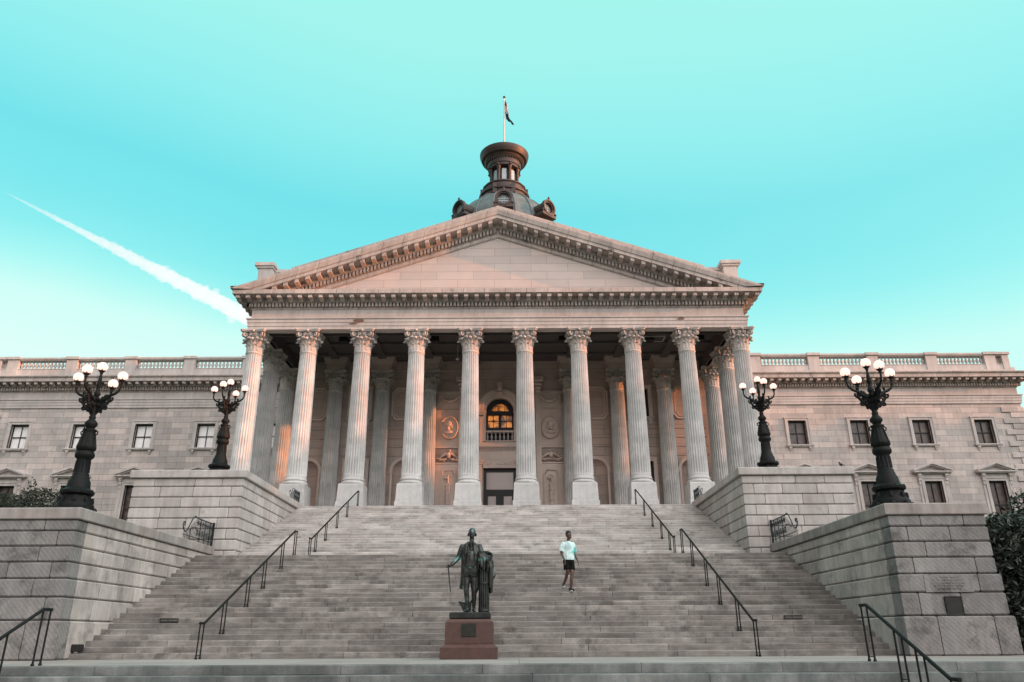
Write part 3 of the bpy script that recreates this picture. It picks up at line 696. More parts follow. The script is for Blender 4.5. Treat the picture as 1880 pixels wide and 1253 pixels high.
for k in range(4):
    a = math.pi/4+k*math.pi/2; ca, sa = math.cos(a), math.sin(a)
    for off in (-.07, .07):
        sp_ = []
        for i in range(22):
            t = i/21*2.2*2*math.pi; rr = .145*(1-i/27); sp_.append((.70+rr*math.cos(t+1.2), 9.56+rr*math.sin(t+1.2)))
        cap.tube([(q*ca-off*sa, q*sa+off*ca, z) for q, z in sp_], [.045*(1-i/40) for i in range(22)], 6)
    cap.tube([(.42*ca, .42*sa, 9.1), (.5*ca, .5*sa, 9.4), (.62*ca, .62*sa, 9.60), (.74*ca, .74*sa, 9.70)], [.05, .06, .07, .05], 6)
    b = a+math.pi/4; cb, sb = math.cos(b), math.sin(b)
    for s in (-1, 1):
        sp_ = []
        for i in range(14):
            t = i/13*1.6*2*math.pi; rr = .09*(1-i/18); sp_.append((s*(.13-rr*math.cos(t)), 9.55+rr*math.sin(t)))
        cap.tube([(.56*cb-q*sb, .56*sb+q*cb, z) for q, z in sp_], .03, 5)
        cap.tube([(.47*cb-s*.02*sb, .47*sb+s*.02*cb, 9.0), (.5*cb-s*.16*sb, .5*sb+s*.16*cb, 9.3), (.55*cb-s*.2*sb, .55*sb+s*.2*cb, 9.52)], [.03, .035, .03], 5)
    cap.ball((.60*cb, .60*sb, 9.74), (.10, .10, .10), 8, 6)
def abac(rc, rm):
    p = []
    for k in range(4):
        a = math.pi/4+k*math.pi/2
        p += [(rc*math.cos(a-.075), rc*math.sin(a-.075)), (rc*math.cos(a+.075), rc*math.sin(a+.075))]
        for t in (.25, .5, .75):
            p0 = Vector((math.cos(a+.075), math.sin(a+.075)))*rc; p1 = Vector((math.cos(a+math.pi/2-.075), math.sin(a+math.pi/2-.075)))*rc
            q = p0.lerp(p1, t); q -= q.normalized()*(rm*math.sin(math.pi*t)); p.append(tuple(q))
    return p
cap.extr(abac(.90, .12), 'z', 9.70, 9.77); cap.extr(abac(.95, .12), 'z', 9.77, 9.83)
pl = MB(); pl.cbox(-.71, -.71, 0, .71, .71, .34, .015); pl.frustum(0, 0, .34, 1.20, .668, .638); pl.frustum(0, 0, 1.20, 1.26, .638, .62)
ba = MB(); pf = []
for i in range(9): t = math.pi*i/8-math.pi/2; pf.append((.56+.075*math.cos(t), 1.34+.08*math.sin(t)))
pf += [(.545, 1.43), (.54, 1.47)]
for i in range(7): t = math.pi*i/6-math.pi/2; pf.append((.545+.04*math.cos(t), 1.51+.04*math.sin(t)))
ba.lathe(pf, 40)
c0 = shaft.build('column', 'column', B, smooth=35, loc=(0, 0, 0)); cap.build('capital', 'capital', c0, smooth=45, loc=(0, 0, 0)); ba.build('base', 'column', c0, smooth=45, loc=(0, 0, 0)); plo = pl.build('plinth', 'column', c0, smooth=None, loc=(0, 0, 0))
CX_ = [-13.5, -10.5, -7.5, -4.5, -1.5, 1.5, 4.5, 7.5, 10.5, 13.5]
spots = [(x, 39.4) for x in CX_]+[(s*13.5, y) for s in (-1, 1) for y in (42.5, 45.95)]
first = True
for (x, y) in spots:
    o = c0 if first else copy_tree(c0, B); first = False
    o.location = (x, y-46, TZ); o.rotation_euler.z = 0
# engaged columns of the back wall: no pedestal, taller shaft
sh2 = MB()
def flute2(z): a = min(1, max(0, (z-.50)/.12))*min(1, max(0, (8.50-z)/.10)); return .062*math.sqrt(a)
def rad2(z): t = max(0, (z-.4)/8.1); return .525-.085*t**1.3
sh2.lathe([(rad2(z), z) for z in [.40, .50, .52, .6, .66, 2, 4, 6, 7.6, 8.30, 8.38, 8.44, 8.50]], 168, amp=flute2)
sh2.lathe([(.455, 8.50), (.475, 8.53), (.475, 8.57), (.445, 8.60)], 40)
sh2.lathe([(.62, 0), (.62, .12), (.64, .16), (.64, .24), (.57, .30), (.60, .36), (.56, .40)], 40)
e0 = sh2.build('column', 'column', B, smooth=35, loc=(0, 0, 0))
cp = [c for c in c0.children if c.name.startswith('capital')][0]
cc = cp.copy(); COL.objects.link(cc); cc.parent = e0
first = True
for x in (-10.5, -7.5, -4.5, 4.5, 7.5, 10.5):
    o = e0 if first else copy_tree(e0, B); first = False
    o.location = (x, 46.35-46, TZ)
# slim pilasters beside the door bay
for s in (-1, 1):
    m = MB(); m.box(s*2.28, BY-.22, TZ, s*2.62, BY+.01, 15.2); m.box(s*2.22, BY-.28, TZ, s*2.68, BY+.01, TZ+.4)
    for k in range(3): m.box(s*2.34+s*.09*k, BY-.235, TZ+.5, s*2.34+s*(.09*k+.045), BY-.2, 15.1)
    for z, e in ((15.2, .02), (15.4, .05), (15.65, .1), (15.9, .16)): m.box(s*(2.28-e), BY-.22-e, z, s*(2.62+e), BY+.01, z+.13); m.ball((s*2.45, BY-.28-e, z+.05), (.16+e, .07, .12), 8, 6)
    m.box(s*2.08, BY-.42, 16.03, s*2.82, BY+.01, 16.2)
    m.build('pilaster', 'relief', B)

# ---------------- entablature round the whole building
arch_p = [(-.5, ZT), (.10, ZT), (.10, ZT+.19), (.13, ZT+.19), (.13, ZT+.40), (.16, ZT+.40), (.16, ZT+.57), (.22, ZT+.60), (.22, ZT+.66), (.0, ZT+.66)]
MB().run(arch_p, outline).build('architrave', 'marble', B)
MB().run([(0, ZT+.64), (0, 17.66)], outline).build('frieze', 'marble', B)
corn = MB(); corn.run([(0, 17.62), (.05, 17.66), (.08, 17.70), (.08, 17.73), (.02, 17.74), (.02, 17.98), (.20, 17.985), (.24, 18.02), (.24, 18.27), (.86, 18.27), (.86, 18.25), (.90, 18.25), (.90, 18.50), (.0, 18.54)], outline)
cym = [(.86, 18.49), (.93, 18.51), (.97, 18.54), (1.02, 18.60), (1.02, 18.66), (.0, 18.68)]
corn.run(cym, outline[:3]+[(-HW, FY-1.02)]); corn.run(cym, [(HW, FY-1.02)]+outline[5:])
for i in range(1, 6):
    a, b = Vector(outline[i]), Vector(outline[i+1]); d = (b-a).normalized(); n_ = Vector((d.y, -d.x)); Ls = (b-a).length
    for st, wd, p0, p1, z0, z1 in ((.20, .12, .01, .25, 17.75, 17.975), (.585, .22, .23, .80, 18.06, 18.269)):
        # start from outer mitre so that corners are covered
        conv0 = i in (1, 3, 4, 6) ; e0_ = -.2 if (i in (1, 3, 4)) else .25
        s0 = {1: -.25, 2: .35, 3: -.25, 4: .35, 5: .35}.get(i, 0); s1 = Ls+{1: -.35, 2: .25, 3: .25, 4: -.35, 5: .25}.get(i, 0)
        if p1 > .5: s0 = {1: -.75, 2: .95, 3: -.75, 4: -.1, 5: .95}.get(i, 0); s1 = Ls+{1: -.95, 2: .1, 3: .75, 4: -.95, 5: .75}.get(i, 0)
        cnt = max(1, round((s1-s0)/st)); stp = (s1-s0-wd)/cnt
        for k in range(cnt+1):
            t = s0+stp*k; q = a+d*t
            c1 = q+n_*p0; c2 = q+d*wd+n_*p1
            corn.box(min(c1.x, c2.x), min(c1.y, c2.y), z0, max(c1.x, c2.x), max(c1.y, c2.y), z1)
            if p1 > .5:
                c2 = q+d*wd+n_*(p0+.28); corn.box(min(c1.x, c2.x), min(c1.y, c2.y), z0-.07, max(c1.x, c2.x), max(c1.y, c2.y), z0)
corn.build('cornice', 'cornice', B)

def blot(cx, cz, w_, h_, seed):
    r_ = random.Random(seed); n_ = 26; y = FY-.178
    m = MB(); m.add([(cx+w_*math.cos(2*math.pi*i/n_)*r_.uniform(.65, 1.1), y, cz+h_*math.sin(2*math.pi*i/n_)*r_.uniform(.65, 1.1)) for i in range(n_)], [tuple(range(n_))]); m.build('rust_stain', 'rust', B)
M['rust'] = patches('rust_stain_colour', (.10, .045, .032), (.24, .16, .13), .35, .65, 7, .9)
blot(-7.72, 16.90, .36, .10, 1); blot(-8.0, 16.74, .30, .05, 2); blot(10.2, 16.92, .22, .09, 3)
# ---------------- pediment
S = .341; ZA = 23.58
ped = MB(); pprof = [(-.02, -1.42), (.05, -1.36), (.05, -1.20), (.02, -1.16), (.02, -.88), (.20, -.85), (.24, -.80), (.24, -.60), (.90, -.60), (.90, -.40), (.95, -.38), (1.02, -.12), (1.02, 0), (-1.3, .0)]
for s in (-1, 1):
    k = len(pprof); v = [(0, FY-p, ZA+h) for p, h in pprof]
    for p, h in pprof: xe = min(14.77, (ZA+h-18.51)/S); v.append((s*xe, FY-p, ZA+h-S*xe))
    ped.add(v, [(j, j+1, k+j+1, k+j) for j in range(k-1)]+[])
    # dentils and modillions of the rake
    x = .12
    while ZA-S*x-1.15 > 18.57: ped.box(s*x, FY-.24, ZA-1.12-S*x, s*(x+.12), FY-.01, ZA-.875-S*x, -S*.12); x += .20
    x = .30
    while ZA-S*x-.80 > 18.54: ped.box(s*x, FY-.84, ZA-.80-S*x, s*(x+.22), FY-.23, ZA-.602-S*x, -S*.22); x += .60
# fix shear of left-hand boxes is handled by the box helper
ped.build('raking_cornice', 'cornice', B)
MB().add([(-11.6, FY+.06, 18.35), (11.6, FY+.06, 18.35), (0, FY+.06, ZA-1.3)], [(0, 1, 2)]).build('tympanum', 'tymp', B)
rf = MB()
for s in (-1, 1):
    x0, x1 = 12.1, 0
    cp_ = MB(); cp_.box(0, 40.0, ZA-.75, s*x0, 40.8, ZA+1.05, -S*x0); cp_.box(0, 39.9, ZA+1.05, s*x0, 40.9, ZA+1.16, -S*x0); cp_.box(0, 39.82, ZA+1.16, s*x0, 40.95, ZA+1.30, -S*x0); cp_.build('raking_parapet', 'cornice', B)
    rf.add([(0, 37.95, ZA-.02), (s*14.6, 37.95, ZA-.02-S*14.6), (s*14.6, 75, ZA-.02-S*14.6), (0, 75, ZA-.02)], [(0, 1, 2, 3)])
    rf.add([(s*13.0, 54, 18.60), (s*38.3, 54.1, 18.62), (s*38.3, 80, 18.62), (s*13, 80, 18.60)], [(0, 1, 2, 3)])
rf.build('roof', 'roof', B)
for s in (-1, 1):   # corner blocks and parapet behind the pediment ends
    m = MB(); m.box(s*13.05, 39.3, 18.5, s*13.85, 40.4, 20.45); m.box(s*12.98, 39.22, 20.45, s*13.95, 40.48, 20.58); m.box(s*12.9, 39.15, 20.58, s*14.05, 40.55, 20.78)
    m.box(s*11.9, 39.9, 18.5, s*13.05, 40.6, 20.25); m.box(s*11.8, 39.75, 20.25, s*13.05, 40.7, 20.38); m.box(s*11.75, 39.7, 20.38, s*13.05, 40.7, 20.58)
    m.box(s*13.1, 40.4, 18.5, s*13.7, 54, 20.2); m.build('corner_block', 'marble', B)

# ---------------- portico ceiling
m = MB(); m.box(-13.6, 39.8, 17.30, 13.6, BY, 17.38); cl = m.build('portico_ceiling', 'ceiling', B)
m = MB()
m.box(-13.6, 39.82, ZT-.002, 13.6, 39.9, 17.29)
for s in (-1, 1): m.box(s*13.05, 39.9, ZT-.002, s*12.97, BY, 17.29)
for x in CX_[1:-1]: m.box(x-.24, 39.9, 17.12, x+.24, BY, 17.29)
for y in (41.3, 43.2, 45.1): m.box(-12.97, y-.14, 17.14, 12.97, y+.14, 17.288)
m.build('ceiling_beams', 'ceiling', cl)
m = MB(); m.box(-13.0, BY-.25, 16.2, 13.0, BY+.01, 16.62); m.box(-13.0, BY-.33, 16.62, 13.0, BY+.01, 17.28)
for x in (-10.5, -7.5, -4.5, 4.5, 7.5, 10.5):
    m.frustum(x, BY-.55, 16.43, 16.9, .55, .62, .6, .65); m.frustum(x, BY-.55, 16.9, 17.29, .68, .78, .7, .8)
m.build('wall_architrave', 'portwall', B)

# ---------------- balustrades
nb = 0
bal = MB().lathe([(.10, 0), (.10, .06), (.06, .09), (.065, .16), (.115, .27), (.11, .34), (.06, .50), (.055, .56), (.09, .60), (.09, .66)], 10)
posts = [19.15, 23.6, 28.05, 32.5, 36.95]
balme = None; stuff = MB()
for s in (1, -1):
    m = MB(); y0, y1 = WY-.02, WY+.5
    a, b = sorted((s*14.0, s*38.3)); m.box(a, y0-.1, 18.58, b, y1+.1, 19.05); m.box(a, y0, 19.05, b, y1, 19.49); m.box(a, y0-.03, 19.49, b, y1, 19.53)
    m.box(a, y0-.03, 20.19, b, y1+.03, 20.26); m.box(a, y0-.09, 20.26, b, y1+.09, 20.40)
    for p in [14.7]+posts:
        m.box(s*p-.42, y0-.05, 19.05, s*p+.42, y1+.05, 20.26); m.box(s*p-.50, y0-.16, 20.26, s*p+.50, y1+.16, 20.46)
    m.box(s*37.85, y0-.05, 19.05, s*38.35, y1+.05, 20.26); m.box(s*37.3, y0-.14, 20.26, s*38.45, y1+.14, 20.45); m.box(s*38.35, y0-.02, 18.9, s*38.65, y1, 19.25)
    m.box(s*37.37, y0+.3, 19.05, s*37.85, y1, 20.26)
    m.box(s*(WX-.35), WY+.5, 19.0, s*(WX-.1), 80, 20.3)
    bo = m.build('balustrade', 'marble', B)
    ps = [14.7]+posts
    for a, b in zip(ps, ps[1:]):
        n_ = 13
        for k in range(n_):
            x = s*(a+.42+(b-a-.84)*(k+.5)/n_)
            if nb < 92:
                if balme is None: q = bal.build('baluster', 'marble', bo, smooth=50, loc=(0, 0, 0)); balme = q.data
                else: q = bpy.data.objects.new('baluster', balme); COL.objects.link(q); q.parent = bo
                q.location = (x, WY+.22-46, 19.53); nb += 1
            else:
                t = MB().lathe([(.10, 0), (.10, .06), (.06, .09), (.065, .16), (.115, .27), (.11, .34), (.06, .50), (.055, .56), (.09, .60), (.09, .66)], 10, x, WY+.22)
                stuff.add([(p, q_, z+19.53) for p, q_, z in t.v], t.f)
tag(stuff.build('balusters', 'marble', B, smooth=50), kind='stuff')

# ---------------- dome
DX, DY, DZ, DR = .10, 66.0, 36.6, 5.0
prof = [(5.6, 18), (5.6, 31.5), (5.9, 31.8), (5.9, 32.4), (5.2, 32.6), (5.2, 36.3)]
for i in range(13):
    t = i/12*R(62); prof.append((DR*math.cos(t), DZ+DR*math.sin(t)))
dm = MB().lathe(prof, 64, DX, DY); dome = dm.build('dome', 'copper', B, smooth=40)
for k in range(8):
    for off in (-.17, .17):
        a = R(-90+22.5+45*k)+off; pts = []
        for i in range(12):
            t = i/11*R(60); pts.append((DX+(DR+.03)*math.cos(t)*math.cos(a), DY+(DR+.03)*math.cos(t)*math.sin(a), DZ+(DR+.03)*math.sin(t)))
        MB().tube(pts, .07, 6).build('rib', 'copper', dome, smooth=60)
for k in (0, 1, 7, 3, 4, 5):
    a = R(-90+45*k); c = Vector((DX+5.7*math.cos(a), DY+5.75*math.sin(a), DZ+1.45))
    o_ = Vector((math.cos(a), math.sin(a), 0)); s_ = Vector((-math.sin(a), math.cos(a), 0)); z_ = Vector((0, 0, 1))
    m = MB()
    def P(u, v_, d): return c+s_*u+z_*v_+o_*d
    for r0, r1, d0, d1 in ((.54, .70, -2.6, .30), (.66, .82, .10, .40)):
        n_ = 18
        for i in range(n_):
            t0, t1 = 2*math.pi*i/n_, 2*math.pi*(i+1)/n_
            q = []
            for d in (d0, d1):
                for r_, t_ in ((r0, t0), (r1, t0), (r1, t1), (r0, t1)): q.append(P(r_*math.cos(t_), r_*math.sin(t_), d))
            m.add(q, [(0, 1, 2, 3), (7, 6, 5, 4), (0, 4, 5, 1), (1, 5, 6, 2), (2, 6, 7, 3), (3, 7, 4, 0)])
    q = [P(u, v_, d) for d in (-1.2, .36) for u, v_ in ((-.9, -.95), (.9, -.95), (.9, -.65), (-.9, -.65))]
    m.add(q, [(0, 1, 2, 3), (7, 6, 5, 4), (0, 4, 5, 1), (1, 5, 6, 2), (2, 6, 7, 3), (3, 7, 4, 0)])
    m.ball(P(0, .98, .28), (.11, .11, .2), 8, 6)
    for e in (-1, 1): m.ball(P(e*.84, -.5, .3), .14, 8, 6)
    do = m.build('dormer', 'redstone', dome, smooth=40)
    m = MB(); q = [P(.6*math.cos(2*math.pi*i/20), .6*math.sin(2*math.pi*i/20), .0) for i in range(20)]; m.add(q, [tuple(range(20))])
    for u in (-.25, 0, .25):
        h = math.sqrt(.56**2-u*u); m.tube([P(u, -h, .03), P(u, h, .03)], .025, 4); m.tube([P(-h, u, .03), P(h, u, .03)], .025, 4)
    m.build('dormer_pane', 'skyglass', dome)
# lantern
ln = MB(); n8 = 16
ln.lathe([(2.45, 41.0), (2.45, 41.45), (2.60, 41.5), (2.62, 41.62), (2.15, 41.7), (2.15, 42.4), (2.25, 42.5), (2.25, 42.6), (1.5, 42.65)], n8, DX, DY)
ln.lathe([(1.20, 42.6), (1.20, 45.2)], 24, DX, DY)
ln.lathe([(1.55, 44.75), (1.62, 44.8), (1.62, 45.05), (1.70, 45.1), (1.75, 45.6), (1.95, 45.75), (2.05, 45.95), (2.30, 46.05), (2.42, 46.3), (2.50, 46.55), (2.52, 46.75), (2.35, 46.85), (1.2, 47.4), (.35, 47.75), (.3, 48.0), (.1, 48.1)], 48, DX, DY)
for k in range(40):
    a = 2*math.pi*k/40; ln.box(DX+1.84*math.cos(a)-.05, DY+1.84*math.sin(a)-.05, 45.55, DX+1.84*math.cos(a)+.05, DY+1.84*math.sin(a)+.05, 45.72)
for k in range(8):
    a = R(-90+22.5+45*k)
    ln.lathe([(.20, 42.62), (.20, 42.8), (.155, 42.85), (.145, 44.35), (.17, 44.4), (.24, 44.68), (.26, 44.75)], 12, DX+1.42*math.cos(a), DY+1.42*math.sin(a))
    ln.ball((DX+1.66*math.cos(a), DY+1.66*math.sin(a), 44.9), .16, 8, 6)
    ln.box(DX+2.35*math.cos(a)-.2, DY+2.35*math.sin(a)-.2, 41.0, DX+2.35*math.cos(a)+.2, DY+2.35*math.sin(a)+.2, 42.1)
ln.build('lantern', 'redstone', dome, smooth=40)
m = MB()
for k in range(8):
    a = R(-90+45*k); s_ = Vector((-math.sin(a), math.cos(a), 0)); c = Vector((DX+1.24*math.cos(a), DY+1.24*math.sin(a), 0))
    for z0, z1 in ((43.0, 44.5),): q = [c+s_*u+Vector((0, 0, z)) for u, z in ((-.22, z0), (.22, z0), (.22, z1), (-.22, z1))]; m.add(q, [(0, 1, 2, 3)])
m.build('lantern_glass', 'skyglass', dome)
# ---------------- flagpole and flags
fp = thing('flagpole', 'thin metal flagpole standing on top of the dome lantern', 'flagpole', (DX, DY, 48.0))
MB().tube([(DX, DY, 48.0), (DX, DY, 54.2)], [.085, .05], 8).build('pole', 'white', fp); MB().ball((DX, DY, 54.3), .14).build('finial', 'darkmetal', fp)
def flagmesh(name, label, x0, z0, w_, h_, tilt, cols, group=None, amp=.12):
    nx, nz = 12, 13; v = []
    for j in range(nz+1):
        for i in range(nx+1):
            u = i/nx; t = j/nz
            v.append((x0+u*w_*(.6+.4*t)+tilt*t*(.25+.75*u), DY+amp*math.sin(u*14+t*4)*(.3+u), z0-h_*t*(1+.25*u)-.9*u*h_*.55))
    f = [(j*(nx+1)+i, j*(nx+1)+i+1, (j+1)*(nx+1)+i+1, (j+1)*(nx+1)+i) for j in range(nz) for i in range(nx)]
    me = bpy.data.meshes.new(name); me.from_pydata(v, [], f); me.update()
    for c in cols: me.materials.append(c)
    for k, p in enumerate(me.polygons):
        j, i = divmod(k, nx); p.use_smooth = True
        if len(cols) == 3: p.material_index = 2 if (j < 7 and i < 5) else (j % 2)
    o = bpy.data.objects.new(name, me); COL.objects.link(o); md = o.modifiers.new('cloth', 'SOLIDIFY'); md.thickness = .015
    return tag(o, label, 'flag', group)
FR_ = plain('flag_red', (.45, .03, .04), .8); FW = plain('flag_white', (.8, .78, .76), .8); FB = plain('flag_blue', (.015, .03, .12), .8); FN = plain('flag_navy', (.006, .03, .05), .8)
flagmesh('flag', 'limp red and white striped flag, the upper one on the dome flagpole', DX+.08, 53.9, .42, 1.25, .0, [FR_, FW, FB])
flagmesh('flag', 'limp dark blue flag hanging below the striped one on the flagpole', DX+.08, 52.5, .45, 1.1, .55, [FN])

# ================================================================== lamp posts
def lamp(loc, label, mir, group):
    t = thing('lamp_post', label, 'lamp post', (0, 0, 0), group)
    b = MB()
    b.lathe([(.54, 0), (.58, .04), (.57, .14), (.50, .22), (.51, .30), (.43, .42), (.37, .60)], 8, a0=R(22.5))
    for k in range(8):
        a = R(22.5+45*k); b.ball((.52*math.cos(a), .52*math.sin(a), .14), (.09, .09, .12), 8, 6); b.ball((.43*math.cos(a), .43*math.sin(a), .42), (.055, .055, .12), 8, 6)
    b.lathe([(.38, .58), (.45, .63), (.46, .70), (.40, .74), (.32, .80), (.30, .98), (.255, 1.05), (.25, 1.10), (.22, 1.16)], 16)
    for k in range(8):
        a = R(45*k); b.ball((.42*math.cos(a), .42*math.sin(a), .68), (.05, .05, .07), 6, 5)
    b.build('base', 'lampiron', t, smooth=40)
    p = MB()
    p.lathe([(.22, 1.12), (.225, 1.20), (.195, 1.24), (.18, 1.60), (.20, 1.66), (.255, 1.70), (.27, 1.78), (.24, 1.86), (.20, 1.90)], 20)
    for k in range(12): a = R(30*k); p.tube([(.193*math.cos(a), .193*math.sin(a), 1.26), (.18*math.cos(a), .18*math.sin(a), 1.60)], .022, 5)
    p.lathe([(.23, 1.90), (.27, 1.95), (.27, 2.02), (.22, 2.18), (.18, 2.36), (.165, 2.46), (.19, 2.50), (.19, 2.54), (.10, 2.58)], 20)
    for k in range(6):
        a = R(60*k); p.tube([(.25*math.cos(a), .25*math.sin(a), 1.98), (.235*math.cos(a), .235*math.sin(a), 2.12), (.18*math.cos(a), .18*math.sin(a), 2.42)], [.05, .035, .02], 6)
    for e in (0, math.pi): 
        ce, se = math.cos(e), math.sin(e); p.tube([(.17*ce, .17*se, 2.36), (.24*ce, .24*se, 2.40), (.25*ce, .25*se, 2.47), (.19*ce, .19*se, 2.52)], .02, 6)
    p.lathe([(.10, 2.56), (.12, 2.60), (.18, 2.68), (.175, 2.75), (.11, 2.83), (.085, 2.86), (.10, 2.92), (.075, 2.97), (.085, 3.02)], 16)
    p.lathe([(.085, 3.00), (.05, 3.55), (.08, 3.6), (.10, 3.66), (.06, 3.74), (.05, 3.86), (.075, 3.9), (.04, 4.2)], 12)
    p.build('post', 'lampiron', t, smooth=45)
    def globe(gx, gy, gz):
        a = MB(); a.lathe([(.03, gz-.24), (.05, gz-.22), (.045, gz-.19), (.085, gz-.15), (.09, gz-.12), (.06, gz-.11)], 10, gx, gy)
        for k in range(6): q = R(60*k); a.tube([(gx+.07*math.cos(q), gy+.07*math.sin(q), gz-.14), (gx+.115*math.cos(q), gy+.115*math.sin(q), gz-.10)], .014, 4)
        MB().ball((gx, gy, gz), .147, 20, 14).build('globe', 'globe', t, smooth=180)
        return a
    a = globe(0, 0, 4.52); a.tube([(0, 0, 3.8), (0, 0, 4.3)], .035, 8); a.build('lamp_holder', 'lampiron', t, smooth=45)
    for k in range(4):
        an = R(3)*mir+R(90*k); ca, sa = math.cos(an), -math.sin(an)
        gx, gy = .70*ca, .70*sa
        a = globe(gx, gy, 4.20)
        # S-shaped arm, with scrolls below
        pts = [(.05, 3.50), (.16, 3.42), (.30, 3.50), (.42, 3.60), (.54, 3.64), (.65, 3.72), (.70, 3.84), (.70, 3.96)]
        a.tube([(r*ca, r*sa, z) for r, z in pts], [.06, .06, .055, .05, .042, .036, .03, .032], 7)
        def scroll(cr, cz, r0, turns, st, th, dr=1):
            q = []
            for i in range(18):
                u = i/17; tt = st+dr*u*turns*2*math.pi; rr = r0*(1-.8*u); q.append(((cr+rr*math.cos(tt))*ca, (cr+rr*math.cos(tt))*sa, cz+rr*math.sin(tt)))
            a.tube(q, [th*(1-.4*i/17) for i in range(18)], 5)
        scroll(.27, 3.36, .13, 1.3, 1.0, .042); scroll(.16, 3.18, .10, 1.2, 2.2, .036, -1); scroll(.42, 3.48, .10, 1.2, .6, .034, -1); scroll(.34, 3.22, .07, 1.2, 3.6, .026)
        a.tube([(.06*ca, .06*sa, 3.02), (.12*ca, .12*sa, 3.12), (.26*ca, .26*sa, 3.20), (.40*ca, .40*sa, 3.38), (.44*ca, .44*sa, 3.54)], [.04, .05, .05, .04, .03], 6)
        for r, z, s_ in ((.30, 3.58, .05), (.42, 3.70, .045), (.20, 3.5, .06), (.34, 3.25, .04), (.10, 3.3, .07)): a.ball((r*ca, r*sa, z), (s_, s_, s_*1.2), 6, 5)
        a.build('lamp_arm', 'lampiron', t, smooth=50)
    t.location = loc
    return t
GLP = 'five-globe cast iron lamp posts on the stair piers'
lamp((-11.78, 21.95, 3.76), 'tall black lamp post with five lit globes at the left edge, in front', 1, GLP)
lamp((11.66, 21.95, 3.76), 'tall black lamp post with five lit globes on the lower right pier', -1, GLP)
lamp((-11.9, 32.5, 6.74), 'smaller-looking five-globe lamp post overlapping the leftmost columns', 1, GLP)
lamp((11.85, 32.5, 6.74), 'smaller-looking five-globe lamp post beside the rightmost column', -1, GLP)

# ================================================================== handrails
def stair_rail(loc_x, pts, label, group, end=.30, h=.86, r=.032, front=False):
    # pts: list of (y, z) post-pair positions from low to high
    t = thing('handrail', label, 'handrail', (loc_x, pts[0][0], pts[0][1]), group)
    d = .13; rail = [(loc_x, pts[0][0]-d-.03, pts[0][1]+h), (loc_x, pts[0][0]+d, pts[0][1]+h)]
    rail += [(loc_x, pts[-1][0]-d, pts[-1][1]+h), (loc_x, pts[-1][0]+d+.03, pts[-1][1]+h)]
    MB().tube(rail, r, 8).build('rail', 'iron', t, smooth=50)
    (ya, za), (yb, zb) = (pts[0][0]+d, pts[0][1]+h), (pts[-1][0]-d, pts[-1][1]+h)
    for i, (y, z) in enumerate(pts):
        m = MB()
        for e in (-1, 1):
            py = y+e*d
            zt = h+z if i in (0, len(pts)-1) else za+(zb-za)*(py-ya)/(yb-ya)
            m.tube([(loc_x, py, z-.01), (loc_x, py, zt)], .018 if not front else .019, 6)
            m.lathe([(.035, z-.005), (.035, z+.03), (.022, z+.05), (.022, z+.11), (.015, z+.12)], 8, loc_x, py)
            m.ball((loc_x, py, z+h*.78), .022, 6, 5)
        m.tube([(loc_x, y-d, z+.09), (loc_x, y+d, z+.09)], .009, 5)
        m.build('post_pair', 'iron', t, smooth=50)
    return t
GH = 'iron handrails on the staircase'
lp = [(20.78, 0.0)]+[(21.0+.35*(k-1)+.19, .15*k) for k in (4, 9, 13, 18)]+[(28.6, 3.3)]
stair_rail(-7.2, lp, 'long black handrail on the left half of the lower flight', GH)
stair_rail(7.0, lp, 'long black handrail on the right half of the lower flight', GH)
up_ = [(29.75, 3.3)]+[(30.0+.381*(k-1)+.2, 3.3+.15*k) for k in (2, 6, 11, 16)]+[(38.2, 6.6)]
stair_rail(-6.95, up_, 'short black handrail on the left of the top flight', GH, h=.74)
stair_rail(6.95, up_, 'short black handrail on the right of the top flight', GH, h=.74)
dn = [(13.9+.0, -1.2), (14.35+.12, -.178*4-.0), (15.2, -.178*2), (16.35, 0)]
fpt = [(13.45, -.178*7-.0), (14.45, -.178*4), (15.15, -.178*2), (16.40, 0.0)]
stair_rail(7.95, fpt, 'black handrail descending out of the bottom right corner', GH, h=1.06, r=.034, front=True)
stair_rail(-8.72, fpt, 'black handrail at the bottom left edge of the photo', GH, h=1.06, r=.034, front=True)
# ornamental iron railings
def orn(loc, label, rz, group, sc_=1, mirr=1):
    t = thing('iron_railing', label, 'railing', (0, 0, 0), group); L_ = 3.0
    m = MB(); m.tube([(0, 1.35, .86), (0, L_, .86)], .022, 6); m.tube([(0, .25, .16), (0, L_, .16)], .014, 5); m.tube([(0, 1.35, .70), (0, L_, .70)], .012, 5)
    m.tube([(0, 1.35, .86), (0, 1.15, .90), (0, 1.0, .82), (0, .80, .58), (0, .62, .36), (0, .45, .27), (0, .28, .33), (0, .20, .46), (0, .24, .58), (0, .33, .60), (0, .37, .52), (0, .31, .47)], .022, 6)
    m.tube([(0, 1.5, .40), (0, 1.3, .52), (0, 1.05, .50), (0, .8, .34)], .014, 5)
    m.build('frame', 'railgreen', t, smooth=60)
    k = 0; y = .35
    while y < L_:
        zt = .86 if y > 1.35 else (.27+(y-.45)*.62 if y > .45 else .3)
        b = MB(); th = .022 if k % 4 == 0 and y > 1.3 else .010
        b.tube([(0, y, -.01), (0, y, min(zt, .85))], th, 5)
        if y > 1.3 and k % 2 == 0:
            for c in ((.18, .2), (.55, .2)):
                q = [(0, y+.06*math.sin(a_)*1.0, c[0]+.15+c[1]*.5*math.cos(a_)) for a_ in [2*math.pi*i/10 for i in range(11)]]; b.tube(q, .009, 4)
            b.ball((0, y, .43), (.03, .03, .04), 6, 4)
        b.build('bar', 'railgreen', t, smooth=60); y += .115; k += 1
    b = MB(); b.box(-.03, L_-.03, -.02, .03, L_+.03, .92); b.build('end_post', 'railgreen', t)
    t.location = loc; t.scale = (sc_, sc_, sc_)
    return t
